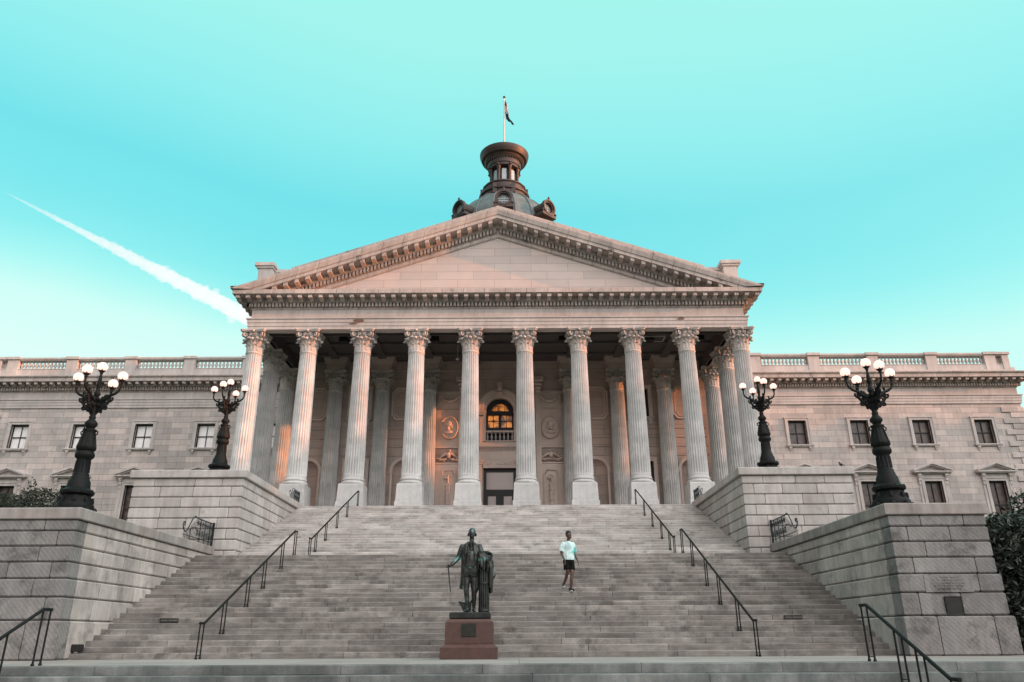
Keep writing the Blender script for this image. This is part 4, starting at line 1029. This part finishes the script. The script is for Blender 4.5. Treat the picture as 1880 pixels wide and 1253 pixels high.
GO = 'ornamental wrought iron railings on the stair piers'
orn((-10.80, 26.95, 3.76), 'wrought iron scroll railing on the far end of the lower left pier', 0, GO)
orn((10.80, 26.95, 3.76), 'wrought iron scroll railing on the far end of the lower right pier', 0, GO)
orn((-9.86, 36.2, 6.74), 'small iron scroll railing where the upper left pier meets the portico', 0, GO, .62)
orn((9.86, 36.2, 6.74), 'small iron scroll railing where the upper right pier meets the portico', 0, GO, .62)

# ================================================================== signs on the risers
def text_mesh(body, size, ext=.002):
    cu = bpy.data.curves.new('txt', 'FONT'); cu.body = body; cu.size = size; cu.extrude = ext; cu.align_x = 'CENTER'; cu.align_y = 'CENTER'
    ob = bpy.data.objects.new('txt', cu); COL.objects.link(ob); dg = bpy.context.evaluated_depsgraph_get(); me = bpy.data.meshes.new_from_object(ob.evaluated_get(dg))
    bpy.data.objects.remove(ob); return me
def sign(x, label):
    k = 7; y = 21.0+.35*(k-1); z = .15*(k-1)+.075
    t = thing('sign', label, 'sign', (x, y, z), 'public entrance signs on the stair risers')
    MB().cbox(x-.265, y-.035, z-.062, x+.265, y-.01, z+.062, .004).build('sign_board', 'sign', t)
    me = text_mesh('PUBLIC ENTRANCE', .052); me.materials.clear(); me.materials.append(M['signtext'])
    o = bpy.data.objects.new('lettering', me); COL.objects.link(o); o.parent = t; o.location = (.035, -.0385, 0); o.rotation_euler = (R(90), 0, 0)
    m = MB(); m.extr([(x-.225, z), (x-.195, z+.018), (x-.195, z-.018)], 'y', y-.039, y-.036); m.build('arrow', 'signtext', t)
    m = MB()
    for a, b in (((-.265, .056), (.265, .062)), ((-.265, -.062), (.265, -.056))): m.box(x+a[0], y-.040, z+a[1], x+b[0], y-.035, z+b[1])
    m.build('sign_frame', 'sign', t)
sign(-9.05, 'small black public entrance sign on a stair riser at the left')
sign(8.8, 'small black public entrance sign on a stair riser at the right')
# floodlight box at the foot of the left pier
t = thing('floodlight', 'small black box light on the first step by the lower left pier', 'floodlight', (-10.5, 21.12, .15))
m = MB(); m.cbox(-10.62, 21.02, .19, -10.36, 21.2, .37, .02); m.build('housing', 'black', t)
m = MB(); m.box(-10.60, 21.08, .15, -10.57, 21.14, .24); m.box(-10.41, 21.08, .15, -10.38, 21.14, .24); m.build('bracket', 'black', t)

# ================================================================== portico ceiling fittings
GF = 'dark floodlight boxes under the portico ceiling'
for i, (x, lb) in enumerate(((-9.2, 'dark ceiling floodlight box between the second and third columns from the left'), (-3.8, 'dark ceiling floodlight box between the fourth and fifth columns from the left'), (3.85, 'dark ceiling floodlight box right of the sixth column from the left'), (9.0, 'dark ceiling floodlight box in an open hatch near the right end'), (11.95, 'dark ceiling floodlight box nearest the rightmost column'))):
    t = thing('ceiling_floodlight', lb, 'floodlight', (x, 42.0, 17.28), GF)
    MB().cbox(x-.26, 41.8, 16.86, x+.26, 42.3, 17.16, .03).build('housing', 'black', t); m = MB(); m.tube([(x, 42.05, 17.12), (x, 42.05, 17.28)], .03, 6); m.build('hanger', 'black', t)
    if i == 3:
        m = MB()
        for a, b, c, d in ((x-.7, 41.7, x+.9, 41.75), (x-.7, 42.55, x+.9, 42.6), (x-.7, 41.75, x-.65, 42.55), (x+.85, 41.75, x+.9, 42.55)): m.box(a, b, 17.02, c, d, 17.08)
        m.build('hatch_frame', 'marble', t)
t = thing('pendant', 'small white device on a thin rod hanging from the ceiling over the door', 'ceiling pendant', (-2.5, 43.2, 17.2))
MB().tube([(-2.5, 43.2, 17.25), (-2.5, 43.2, 16.3)], .015, 6).build('rod', 'white', t); m = MB(); m.ball((-2.5, 43.2, 16.22), (.11, .11, .09), 10, 8); m.lathe([(.07, 16.28), (.03, 16.36)], 10, -2.5, 43.2); m.build('lamp_head', 'white', t, smooth=60)

# ================================================================== figures
def cap_(m, p0, p1, r0, r1, n=12):
    p0, p1 = Vector(p0), Vector(p1); m.ball(p0, r0, n, 8); m.ball(p1, r1, n, 8); m.tube([p0, p1], [r0, r1], n)
def loft(m, secs, n=20):          # (cx, cy, cz, rx, ry)
    v = []
    for (cx, cy, cz, rx, ry) in secs:
        for k in range(n): a = 2*math.pi*k/n; v.append((cx+rx*math.cos(a), cy+ry*math.sin(a), cz))
    f = [(i*n+k, i*n+(k+1) % n, (i+1)*n+(k+1) % n, (i+1)*n+k) for i in range(len(secs)-1) for k in range(n)]
    f += [tuple(range(n-1, -1, -1)), tuple((len(secs)-1)*n+k for k in range(n))]
    return m.add(v, f)
def fuse(o, vox, sm=3, fac=.5):
    r = o.modifiers.new('fuse', 'REMESH'); r.mode = 'VOXEL'; r.voxel_size = vox; r.use_smooth_shade = True
    if sm: s = o.modifiers.new('soft', 'SMOOTH'); s.iterations = sm; s.factor = fac
def hand(m, w, d, side, r=.0095, L_=.09, curl=.5, palm=None):
    # w wrist point, d direction of the hand, side = thumb side vector
    w = Vector(w); d = Vector(d).normalized(); s = Vector(side).normalized(); nrm = d.cross(s).normalized()
    rot = Matrix((s, nrm, d)).transposed()
    m.ball(w+d*.05, (.042, .017, .055), 12, 8, rot)
    for i, f in enumerate((.95, 1.05, 1.0, .8)):
        b = w+d*.09+s*(.03-.02*i); k1 = b+(d*math.cos(curl*.5)+nrm*math.sin(curl*.5))*.035*f; k2 = k1+(d*math.cos(curl*1.3)+nrm*math.sin(curl*1.3))*.026*f; k3 = k2+(d*math.cos(curl*2)+nrm*math.sin(curl*2))*.02*f
        cap_(m, b, k1, r, r*.95, 8); cap_(m, k1, k2, r*.95, r*.88, 8); cap_(m, k2, k3, r*.88, r*.8, 8)
    b = w+d*.025+s*.035; k1 = b+(s*.75+d*.6+nrm*.3).normalized()*.038; k2 = k1+(s*.25+d*.9+nrm*.35).normalized()*.03
    cap_(m, b, k1, r*1.25, r*1.1, 8); cap_(m, k1, k2, r*1.1, r*.9, 8)

# ---- statue (local: z=0 top of bronze plinth, facing -y)
SX, SY = -.27, 19.97
st = thing('statue', 'dark green bronze man in a long coat with cane on a red granite pedestal', 'statue', (SX, SY, 0))
m = MB(); m.cbox(SX-.68, SY-.60, 0, SX+.68, SY+.60, .27, .012); m.frustum(SX, SY, .27, .335, .64, .575, .56, .50); pdl = m.build('pedestal', 'granite', st)
m = MB(); m.cbox(SX-.575, SY-.50, .335, SX+.575, SY+.50, .84, .01); m.frustum(SX, SY, .84, .90, .56, .51, .49, .44); m.build('die', 'granite', pdl)
m = MB(); m.cbox(SX-.18, SY-.53, .50, SX+.17, SY-.495, .80, .008); m.build('pedestal_plaque', 'plaque', pdl)
m = MB(); m.cbox(SX-.49, SY-.42, .90, SX+.51, SY+.42, 1.06, .03); m.build('bronze_plinth', 'bronzedark', st)
Z0 = 1.06; K = 1.0
def S_(x, y, z): return (SX+x, SY-.05+y, Z0+z)
f = MB()
# legs with stockings, breeches, shoes
cap_(f, S_(-.10, 0, .98), S_(-.105, -.06, .52), .105, .068); cap_(f, S_(-.105, -.06, .52), S_(-.085, -.04, .34), .066, .064); cap_(f, S_(-.085, -.04, .34), S_(-.07, 0, .09), .062, .040)
cap_(f, S_(.06, 0, .98), S_(.085, -.03, .52), .105, .068); cap_(f, S_(.085, -.03, .52), S_(.09, .0, .34), .066, .064); cap_(f, S_(.09, .0, .34), S_(.085, .04, .09), .062, .040)
cap_(f, S_(-.07, .02, .05), S_(-.13, -.17, .035), .045, .035); cap_(f, S_(.085, .05, .05), S_(.12, -.13, .035), .045, .035)
f.ball(S_(-.075, .06, .04), .035); f.ball(S_(.08, .09, .04), .035)
# torso, waistcoat
loft(f, [S_(-.02, 0, .88)+(.165, .13), S_(-.02, 0, 1.0)+(.19, .145), S_(-.02, -.03, 1.10)+(.20, .165), S_(-.015, -.03, 1.25)+(.205, .165), S_(-.01, -.01, 1.42)+(.215, .15), S_(0, 0, 1.56)+(.205, .125), S_(.01, .01, 1.65)+(.12, .09), S_(.012, .0, 1.70)+(.062, .062)])
# waistcoat skirts
for s in (-1, 1): loft(f, [S_(-.02+s*.09, -.09, .84)+(.075, .04), S_(-.02+s*.10, -.10, .96)+(.10, .055), S_(-.02+s*.09, -.10, 1.08)+(.10, .06)], 12)
# neck, head, wig
cap_(f, S_(.012, 0, 1.66), S_(.015, -.01, 1.80), .062, .058)
f.ball(S_(.018, -.01, 1.925), (.088, .108, .132), 16, 12); f.ball(S_(.018, -.045, 1.86), (.072, .08, .085), 14, 10); f.ball(S_(.018, -.10, 1.83), (.032, .03, .028), 10, 8)
f.tube([S_(.018, -.105, 1.93), S_(.018, -.128, 1.885), S_(.018, -.11, 1.87)], [.014, .02, .016], 8)
for s in (-1, 1):
    f.ball(S_(.018+s*.036, -.088, 1.945), (.026, .015, .010), 8, 6); f.ball(S_(.018+s*.085, .0, 1.89), (.018, .03, .035), 8, 6)
    f.tube([S_(.018+s*.098, -.0, 1.865), S_(.018+s*.098, .06, 1.865)], .026, 8); f.tube([S_(.018+s*.096, .0, 1.905), S_(.018+s*.096, .06, 1.905)], .024, 8)
f.ball(S_(.018, .02, 1.955), (.090, .10, .105), 14, 10); f.tube([S_(.018, .09, 1.9), S_(.018, .12, 1.78), S_(.018, .11, 1.66)], [.05, .04, .02], 8)
f.ball(S_(.018, -.104, 1.845), (.024, .012, .006), 8, 6)
# jabot and collar
for k, (z, r_) in enumerate(((1.69, .055), (1.63, .05), (1.57, .045), (1.50, .035))): f.ball(S_(.012, -.085-.018*k, z), (r_, .025, .038), 10, 6)
# coat: two long fronts, open
def coat(s, prof):
    v = []; n = 9
    for (z, xi, xo, yf, yb) in prof:
        for k in range(n):
            t = k/(n-1); a = t*math.pi*.95
            x = xi+(xo-xi)*math.sin(min(a, math.pi/2)) if t < .5 else xo-(xo-.02)*(t-.5)*1.6
            y = yf+(yb-yf)*t
            v.append(S_(s*x-.015, y, z))
    k2 = len(v); v2 = [(p[0]-s*.03 if False else SX-.015+(p[0]-SX+.015)*.90, SY-.05+(p[1]-SY+.05)*.88, p[2]) for p in v]
    fs = [(i*n+k, i*n+k+1, (i+1)*n+k+1, (i+1)*n+k) for i in range(len(prof)-1) for k in range(n-1)]
    m_ = len(prof)
    vv = v+v2; ff = fs+[tuple(k2+q for q in reversed(g_)) for g_ in fs]
    for seq in ([i*n for i in range(m_)], [i*n+n-1 for i in range(m_)], list(range(n)), [(m_-1)*n+k for k in range(n)]):
        for a, b in zip(seq, seq[1:]): ff.append((a, b, k2+b, k2+a))
    f.add(vv, ff)
coat(-1, [(.55, .17, .265, -.10, .20), (.8, .17, .25, -.12, .19), (1.05, .17, .235, -.16, .18), (1.3, .13, .235, -.20, .17), (1.5, .085, .235, -.17, .15), (1.62, .06, .20, -.12, .12), (1.70, .055, .09, -.08, .09)])
coat(1, [(.55, .19, .26, -.06, .20), (.8, .18, .25, -.08, .19), (1.05, .16, .235, -.14, .18), (1.3, .12, .235, -.19, .17), (1.5, .085, .235, -.17, .15), (1.62, .06, .20, -.12, .12), (1.70, .055, .09, -.08, .09)])
for s in (-1, 1): f.tube([S_(s*.055-.01, -.10, 1.70), S_(s*.10-.01, -.175, 1.58), S_(s*.12-.01, -.205, 1.40), S_(s*.14-.01, -.21, 1.22)], [.022, .035, .035, .015], 8)
for k in range(6): f.ball(S_(-.015, -.195+.006*abs(k-2), 1.42-.075*k), .013, 6, 5)
# arms
cap_(f, S_(-.225, .0, 1.57), S_(-.33, .0, 1.30), .078, .062); cap_(f, S_(-.33, .0, 1.30), S_(-.47, -.12, 1.14), .060, .050)
hand(f, S_(-.48, -.13, 1.13), (-.55, -.2, -.55), (0, -1, 0), r=.012, curl=1.0)
cap_(f, S_(.215, .0, 1.57), S_(.30, -.02, 1.36), .078, .062); cap_(f, S_(.30, -.02, 1.36), S_(.43, -.14, 1.42), .060, .048)
hand(f, S_(.43, -.14, 1.42), (.8, -.3, -.15), (0, -1, .2), r=.012, curl=.7)
fo = f.build('figure', 'bronze', st, smooth=180); fuse(fo, .0105, 2)
m = MB(); m.tube([S_(-.555, -.19, 1.13), S_(-.55, -.19, 1.06), S_(-.525, -.18, .78), S_(-.485, -.17, .47)], [.026, .017, .014, .012], 8); m.build('cane', 'bronzedark', st, smooth=60)
m = MB()          # bundle-of-rods column with cloak
cxs, cys = .335, .02
for k in range(13):
    a = 2*math.pi*k/13; m.tube([S_(cxs+.105*math.cos(a), cys+.105*math.sin(a), 0), S_(cxs+.105*math.cos(a), cys+.105*math.sin(a), 1.30)], .031, 8)
m.lathe([(.10, Z0), (.10, Z0+1.3)], 12, SX+cxs, SY-.05+cys)
for z in (.04, .68, 1.24): m.lathe([(.135, Z0+z-.03), (.142, Z0+z), (.135, Z0+z+.03)], 20, SX+cxs, SY-.05+cys)
m.build('rod_bundle', 'bronzedark', st, smooth=60)
m = MB()
m.ball(S_(.36, -.0, 1.36), (.20, .17, .12), 14, 8)
for i, (x, y, zt, zb, r_) in enumerate(((.50, -.06, 1.34, .56, .045), (.53, .02, 1.32, .48, .05), (.50, .10, 1.30, .46, .05), (.46, .15, 1.30, .45, .045), (.27, -.15, 1.36, 1.05, .04), (.34, -.17, 1.38, 1.0, .035), (.22, -.13, 1.34, 1.12, .035), (.43, -.13, 1.36, .95, .035), (.19, -.10, 1.28, 1.0, .03))):
    m.tube([S_(x-.06, y*.8, zt), S_(x, y, zt-.10), S_(x+.012*math.sin(i*3), y, (zt+zb)/2), S_(x+.01*math.sin(i*5), y, zb)], [r_*.8, r_, r_*1.05, r_*.8], 8)
for i in range(7): m.tube([S_(.20+.045*i, -.10-.03*math.sin(i), 1.42), S_(.24+.045*i, -.17, 1.33), S_(.26+.04*i, -.17, 1.22-.03*(i % 3))], [.02, .026, .012], 6)
m.ball(S_(.575, .03, .86), (.05, .05, .04), 8, 6)
m.tube([S_(.53, .02, .95), S_(.60, .03, .90), S_(.56, .04, .78)], [.03, .04, .02], 8)
co = m.build('cloak', 'bronze', st, smooth=180); fuse(co, .012, 2)
m = MB(); m.extr([(SX-.31, Z0+.27), (SX-.17, Z0+.02), (SX+.02, Z0+.02), (SX+.02, Z0+.26), (SX-.1, Z0+.24)], 'y', SY+.02, SY+.12); m.tube([S_(-.02, .1, .2), S_(.1, .22, .4), S_(.18, .28, .6)], .025, 6); m.build('plough', 'bronzedark', st)

# ---- walking man, coming down the steps
px, py = 2.56, 24.95
man = thing('person', 'man in teal and white tie-dye shirt and black shorts walking down the steps', 'person', (px, py, 1.8), rz=0)
yaw = R(22); cy_, sy_ = math.cos(yaw), math.sin(yaw)
def Q(x, y, z): return (px+x*cy_-y*sy_, py+x*sy_+y*cy_, 1.8+z)      # local: faces -y
f = MB()
def hp(q): return Vector(q)
hipL, hipR = (-.085, 0, .98), (.085, 0, .98)
# man's own right leg (viewer left) trails on the upper step, left leg leads, lower
cap_(f, Q(-.085, .02, .97), Q(-.045, .0, .55), .088, .058); cap_(f, Q(-.045, .0, .55), Q(-.065, .13, .28), .056, .046); cap_(f, Q(-.065, .13, .28), Q(-.07, .17, .22), .046, .036)
f = MB()
cap_(f, Q(-.09, .02, .99), Q(-.055, -.03, .62), .088, .060); cap_(f, Q(-.055, -.03, .62), Q(-.075, .08, .40), .056, .052); cap_(f, Q(-.075, .08, .40), Q(-.10, .17, .25), .050, .036)
cap_(f, Q(.09, 0, .99), Q(.06, -.09, .56), .088, .060); cap_(f, Q(.06, -.09, .56), Q(.035, -.09, .32), .056, .052); cap_(f, Q(.035, -.09, .32), Q(.03, -.06, .10), .050, .036)
loft(f, [Q(0, .01, .90)+(.15, .11), Q(0, .0, 1.05)+(.15, .105), Q(0, .0, 1.25)+(.16, .105), Q(0, .0, 1.42)+(.175, .11), Q(0, .005, 1.50)+(.14, .09), Q(0, .0, 1.55)+(.06, .055)])
cap_(f, Q(0, 0, 1.52), Q(.005, -.035, 1.63), .056, .052)
# head tilted down and turned to his left
f.ball(Q(.01, -.055, 1.725), (.078, .095, .112), 16, 12); f.ball(Q(.025, -.095, 1.66), (.057, .062, .055), 12, 10)
f.tube([Q(.035, -.145, 1.735), Q(.042, -.165, 1.70), Q(.038, -.148, 1.688)], [.010, .017, .013], 8)
f.ball(Q(.035, -.145, 1.665), (.024, .012, .008), 8, 6)
for s in (-1, 1): f.ball(Q(.01+s*.078, -.035, 1.72), (.012, .024, .032), 8, 6); f.ball(Q(.032+s*.03, -.138, 1.752), (.022, .012, .008), 8, 6)
# arms
cap_(f, Q(-.19, .0, 1.44), Q(-.235, .02, 1.17), .052, .042); cap_(f, Q(-.235, .02, 1.17), Q(-.175, -.07, .95), .040, .027); hand(f, Q(-.172, -.075, .94), (.12, -.2, -.95), (.4, -1, 0), curl=.55)
cap_(f, Q(.19, .0, 1.44), Q(.235, .06, 1.18), .052, .042); cap_(f, Q(.235, .06, 1.18), Q(.31, -.02, .96), .040, .027); hand(f, Q(.313, -.022, .95), (.28, -.2, -.9), (-.3, -1, 0), curl=.6)
bo = f.build('body', 'skin', man, smooth=180); fuse(bo, .0085, 2, .4)
h = MB(); h.ball(Q(.008, -.035, 1.785), (.086, .098, .082), 16, 10); h.ball(Q(.005, .005, 1.74), (.082, .075, .085), 12, 8)
for k in range(40):
    a = random.uniform(0, 6.28); e = random.uniform(.3, 1.5); h.ball(Q(.008+.082*math.cos(a)*math.cos(e), -.03+.09*math.sin(a)*math.cos(e), 1.79+.075*math.sin(e)), .016, 5, 4)
ho = h.build('hair', 'hair', man, smooth=180); fuse(ho, .010, 1)
t_ = MB()
loft(t_, [Q(-.005, .0, .955)+(.195, .135), Q(-.005, .0, 1.08)+(.192, .132), Q(0, .0, 1.25)+(.192, .128), Q(0, .0, 1.40)+(.20, .128), Q(0, .005, 1.48)+(.175, .11), Q(0, .005, 1.525)+(.095, .08), Q(0, .0, 1.545)+(.07, .066)])
for s in (-1, 1):
    cap_(t_, Q(s*.165, .0, 1.45), Q(s*.215, .01, 1.36), .072, .072); t_.tube([Q(s*.205, .01, 1.39), Q(s*.238, .02+(.02 if s > 0 else 0), 1.22)], [.074, .080], 14)
for k in range(7): a = .5+k*.9; t_.tube([Q(.17*math.cos(a), .118*math.sin(a), 1.28), Q(.185*math.cos(a), .128*math.sin(a), .96)], [.006, .022], 6)
to = t_.build('t_shirt', 'shirt', man, smooth=180); fuse(to, .011, 2)
t_ = MB(); loft(t_, [Q(0, .01, .84)+(.165, .125), Q(0, .01, .92)+(.178, .13), Q(0, .01, 1.02)+(.165, .12)])
cap_(t_, Q(-.09, .01, .93), Q(-.085, -.02, .78), .098, .094); t_.tube([Q(-.088, -.01, .86), Q(-.085, -.03, .665)], [.095, .100], 14)
cap_(t_, Q(.09, .0, .93), Q(.085, -.04, .78), .098, .094); t_.tube([Q(.088, -.02, .86), Q(.08, -.07, .655)], [.095, .100], 14)
so_ = t_.build('shorts', 'shorts', man, smooth=180); fuse(so_, .011, 2)
def shoe(x, y, z, ang):
    c, s = math.cos(ang), math.sin(ang)
    def V(a, b, q): return Q(x+a*c-b*s, y+a*s+b*c, z+q)
    m = MB(); cap_(m, V(0, .05, .055), V(0, -.13, .04), .046, .038); m.tube([V(0, .03, .05), V(0, .04, .12)], [.05, .042], 12)
    o = m.build('shoe', 'shoe', man, smooth=180); fuse(o, .010, 2)
    m = MB(); loft(m, [V(0, -.02, .0)+(.048, .135), V(0, -.02, .028)+(.050, .138)]); m.v = [tuple(q) for q in m.v]; m.build('shoe_sole', 'sole', o, smooth=40)
shoe(.03, -.05, 0.005, .2); shoe(-.105, .19, .155, -.5)

# ================================================================== vegetation
def foliage(m, blobs, n, size, seed):
    rnd = random.Random(seed); tot = sum(b[3]*b[4]*b[5] for b in blobs)
    for (cx, cy, cz, rx, ry, rz) in blobs:
        k = int(n*rx*ry*rz/tot)
        for _ in range(k):
            th = rnd.uniform(0, 2*math.pi); u = rnd.uniform(-.75, 1); rr = rnd.uniform(.45, 1.03)**.5
            if rnd.random() < .06: rr *= rnd.uniform(1.02, 1.18)
            s_ = math.sqrt(1-u*u); p = Vector((cx+rx*rr*s_*math.cos(th), cy+ry*rr*s_*math.sin(th), cz+rz*rr*u))
            a = Vector((rnd.gauss(0, 1), rnd.gauss(0, 1), rnd.gauss(.4, .8))).normalized(); b = a.cross(Vector((rnd.gauss(0, 1), rnd.gauss(0, 1), rnd.gauss(0, 1)))).normalized()
            l_ = size*rnd.uniform(.7, 1.35); w_ = l_*.42; c = a.cross(b)*w_*.25
            m.add([p-a*l_*.5, p+b*w_*.5+c, p+a*l_*.5, p-b*w_*.5+c], [(0, 1, 2, 3)])
def bush(name, label, cat, loc, blobs, n, size, seed, mat, trunks, group=None):
    t = thing(name, label, cat, loc, group); m = MB(); foliage(m, blobs, n, size, seed); m.build('crown', mat, t)
    for k, (p0, p1, r_) in enumerate(trunks): MB().tube([p0, ((p0[0]+p1[0])/2+.08, (p0[1]+p1[1])/2, (p0[2]+p1[2])/2), p1], [r_, r_*.75, r_*.3], 7).build('trunk', 'bark', t)
rb = random.Random(3)
bl1 = [(15.4+rb.uniform(-.9, 1.0), 22.3+rb.uniform(-.5, 2.0), .5+rb.uniform(0, 2.6), rb.uniform(.7, 1.15), rb.uniform(.7, 1.1), rb.uniform(.7, 1.0)) for _ in range(16)]
bush('magnolia_bush', 'dark glossy evergreen bush right of the lower right pier', 'bush', (15.3, 23, 0), bl1+[(14.75, 22.3, 1.6, .9, 1.0, 1.7), (16.3, 22.6, 2.2, 1.3, 1.2, 1.6), (14.4, 21.6, .8, .75, .8, .95), (14.5, 21.8, 2.6, .75, .8, 1.0), (15.6, 21.6, .9, 1.2, .9, 1.0)], 30000, .17, 5, 'leaf', [((15, 23, 0), (15.1, 23, 2.6), .12), ((15.6, 23.2, 0), (16, 23, 2.9), .1)])
bl2 = [(16.6+rb.uniform(-1.2, 3.6), 27+rb.uniform(-1.5, 2.0), 1.0+rb.uniform(0, 2.6), rb.uniform(.8, 1.3), rb.uniform(.8, 1.2), rb.uniform(.7, 1.1)) for _ in range(18)]
bush('evergreen_tree', 'dark evergreen tree rising behind the bush at the right edge', 'tree', (18, 27, 0), bl2+[(18.9, 27, 4.3, .8, .8, .9), (18.2, 26.5, 3.5, 1.3, 1.2, 1.0)], 20000, .18, 6, 'leaf', [((18, 27, 0), (18.3, 27, 4), .16), ((17.2, 27, 0), (16.9, 27, 3), .1)])
bl3 = [(-16.9+rb.uniform(-2.0, 1.7), 26.0+rb.uniform(-1.2, 1.5), 4.2+rb.uniform(-1.2, .75), rb.uniform(.5, .9), rb.uniform(.6, 1.0), rb.uniform(.45, .75)) for _ in range(22)]
bush('shrub', 'loose dark shrub behind the left lamp post base', 'shrub', (-16.5, 26, 0), bl3+[(-15.75, 26, 4.9, .25, .3, .75), (-16.6, 26, 4.6, .8, .6, .6), (-17.6, 26, 5.0, .8, .6, .6), (-15.1, 26, 4.5, .5, .5, .5)], 30000, .11, 8, 'leafl', [((-16.4, 26, 0), (-16.0, 26, 4.4), .08), ((-17, 26.2, 0), (-17.4, 26, 4.6), .08), ((-16, 25.8, 0), (-15.4, 26, 3.9), .06)])
t = thing('leafy_clump', 'tiny ochre clump of leaves at the foot of the lower right pier', 'plant', (14.0, 20.6, 0)); m = MB(); foliage(m, [(13.98, 20.6, .14, .12, .12, .13)], 260, .05, 3); m.build('leaves', 'ochre', t)
t = thing('bird', 'tiny dark bird perched on the upper right pier cap', 'bird', (13.9, 29.98, 6.74))
m = MB(); m.ball((13.9, 29.98, 6.84), (.07, .05, .055), 10, 8); m.ball((13.85, 29.98, 6.91), .035, 8, 6); m.tube([(13.82, 29.98, 6.91), (13.78, 29.98, 6.905)], [.012, .003], 5); m.tube([(13.95, 29.98, 6.83), (14.06, 29.98, 6.80)], [.025, .01], 5)
for e in (-.015, .015): m.tube([(13.9, 29.98+e, 6.74), (13.9, 29.98+e, 6.80)], .005, 4)
m.build('bird_body', 'black', t, smooth=60)
# tall unseen trees added far to the right, outside the view, to keep the low sun off the steps
for k in range(9):
    tx, ty = 92+random.uniform(-3, 3), -55+13.5*k+random.uniform(-2, 2); H = 22.5+random.uniform(-1.2, 1.6)
    t = thing('sun_screen_tree', 'added unseen tree far beyond the right edge, screening the low sun', 'tree', (tx, ty, -1.25), 'added sun-screening trees beyond the right edge')
    MB().tube([(tx, ty, -1.3), (tx+.3, ty, 4), (tx, ty, 12)], [.5, .38, .15], 8).build('trunk', 'bark', t)
    m = MB(); bs = [(tx+random.uniform(-3, 3), ty+random.uniform(-5, 5), random.uniform(5, H-3.5), random.uniform(2.5, 3.8), random.uniform(3.2, 4.6), random.uniform(2.2, 3.4)) for _ in range(12)]+[(tx, ty, H-6, 4, 7.5, 5.5), (tx, ty, 6.5, 4, 8.0, 5), (tx+3, ty+6.7, H-8, 3, 5, 5), (tx+3, ty+6.7, 4, 3, 6, 5.5)]
    foliage(m, bs, 5200, 2.4, k+40); m.build('crown', 'leafl', t)

# ================================================================== contrail
P0, P1 = Vector((-1178, 1500, 968)), Vector((-520, 1500, 620))
dv = (P1-P0); up_v = Vector((.35, 0, 1)).normalized(); rc = random.Random(11)
m = MB()
for i in range(900):
    t = rc.random()**.75; q = P0+dv*t
    rad_ = 3.4+30*min(1, t*1.08)
    off = max(-.9, min(.8, rc.gauss(.05, .45))); r = rad_*rc.uniform(.10, .30)*(.8 if abs(off) > .6 else 1)
    q = q+up_v*off*rad_*.72+Vector((0, rc.uniform(-.6, .6)*rad_, 0))+dv.normalized()*rc.uniform(-6, 6)
    m.ball(q, (r*rc.uniform(1.0, 1.9), r, r*rc.uniform(.7, 1)), 10, 7)
m.tube([P0+dv*t for t in (.02, .2, .4, .6, .8, 1)], [1.8, 5, 9, 13, 16, 19], 14)
vm = bpy.data.materials.new('glowing_vapour'); vm.use_nodes = True; n = vm.node_tree.nodes; n.clear(); o = n.new('ShaderNodeOutputMaterial'); v = n.new('ShaderNodeVolumePrincipled')
v.inputs['Color'].default_value = (0, 0, 0, 1); v.inputs['Density'].default_value = .045; v.inputs['Emission Color'].default_value = (1, .985, .97, 1); v.inputs['Emission Strength'].default_value = .047  # vapour glows by itself in place of scattered sunlight
vm.node_tree.links.new(v.outputs[0], o.inputs['Volume']); M['vapour'] = vm
c = m.build('contrail', 'vapour'); r = c.modifiers.new('fuse', 'REMESH'); r.mode = 'VOXEL'; r.voxel_size = 2.4
tag(c, 'white puffy contrail slanting down across the left of the sky', 'contrail')
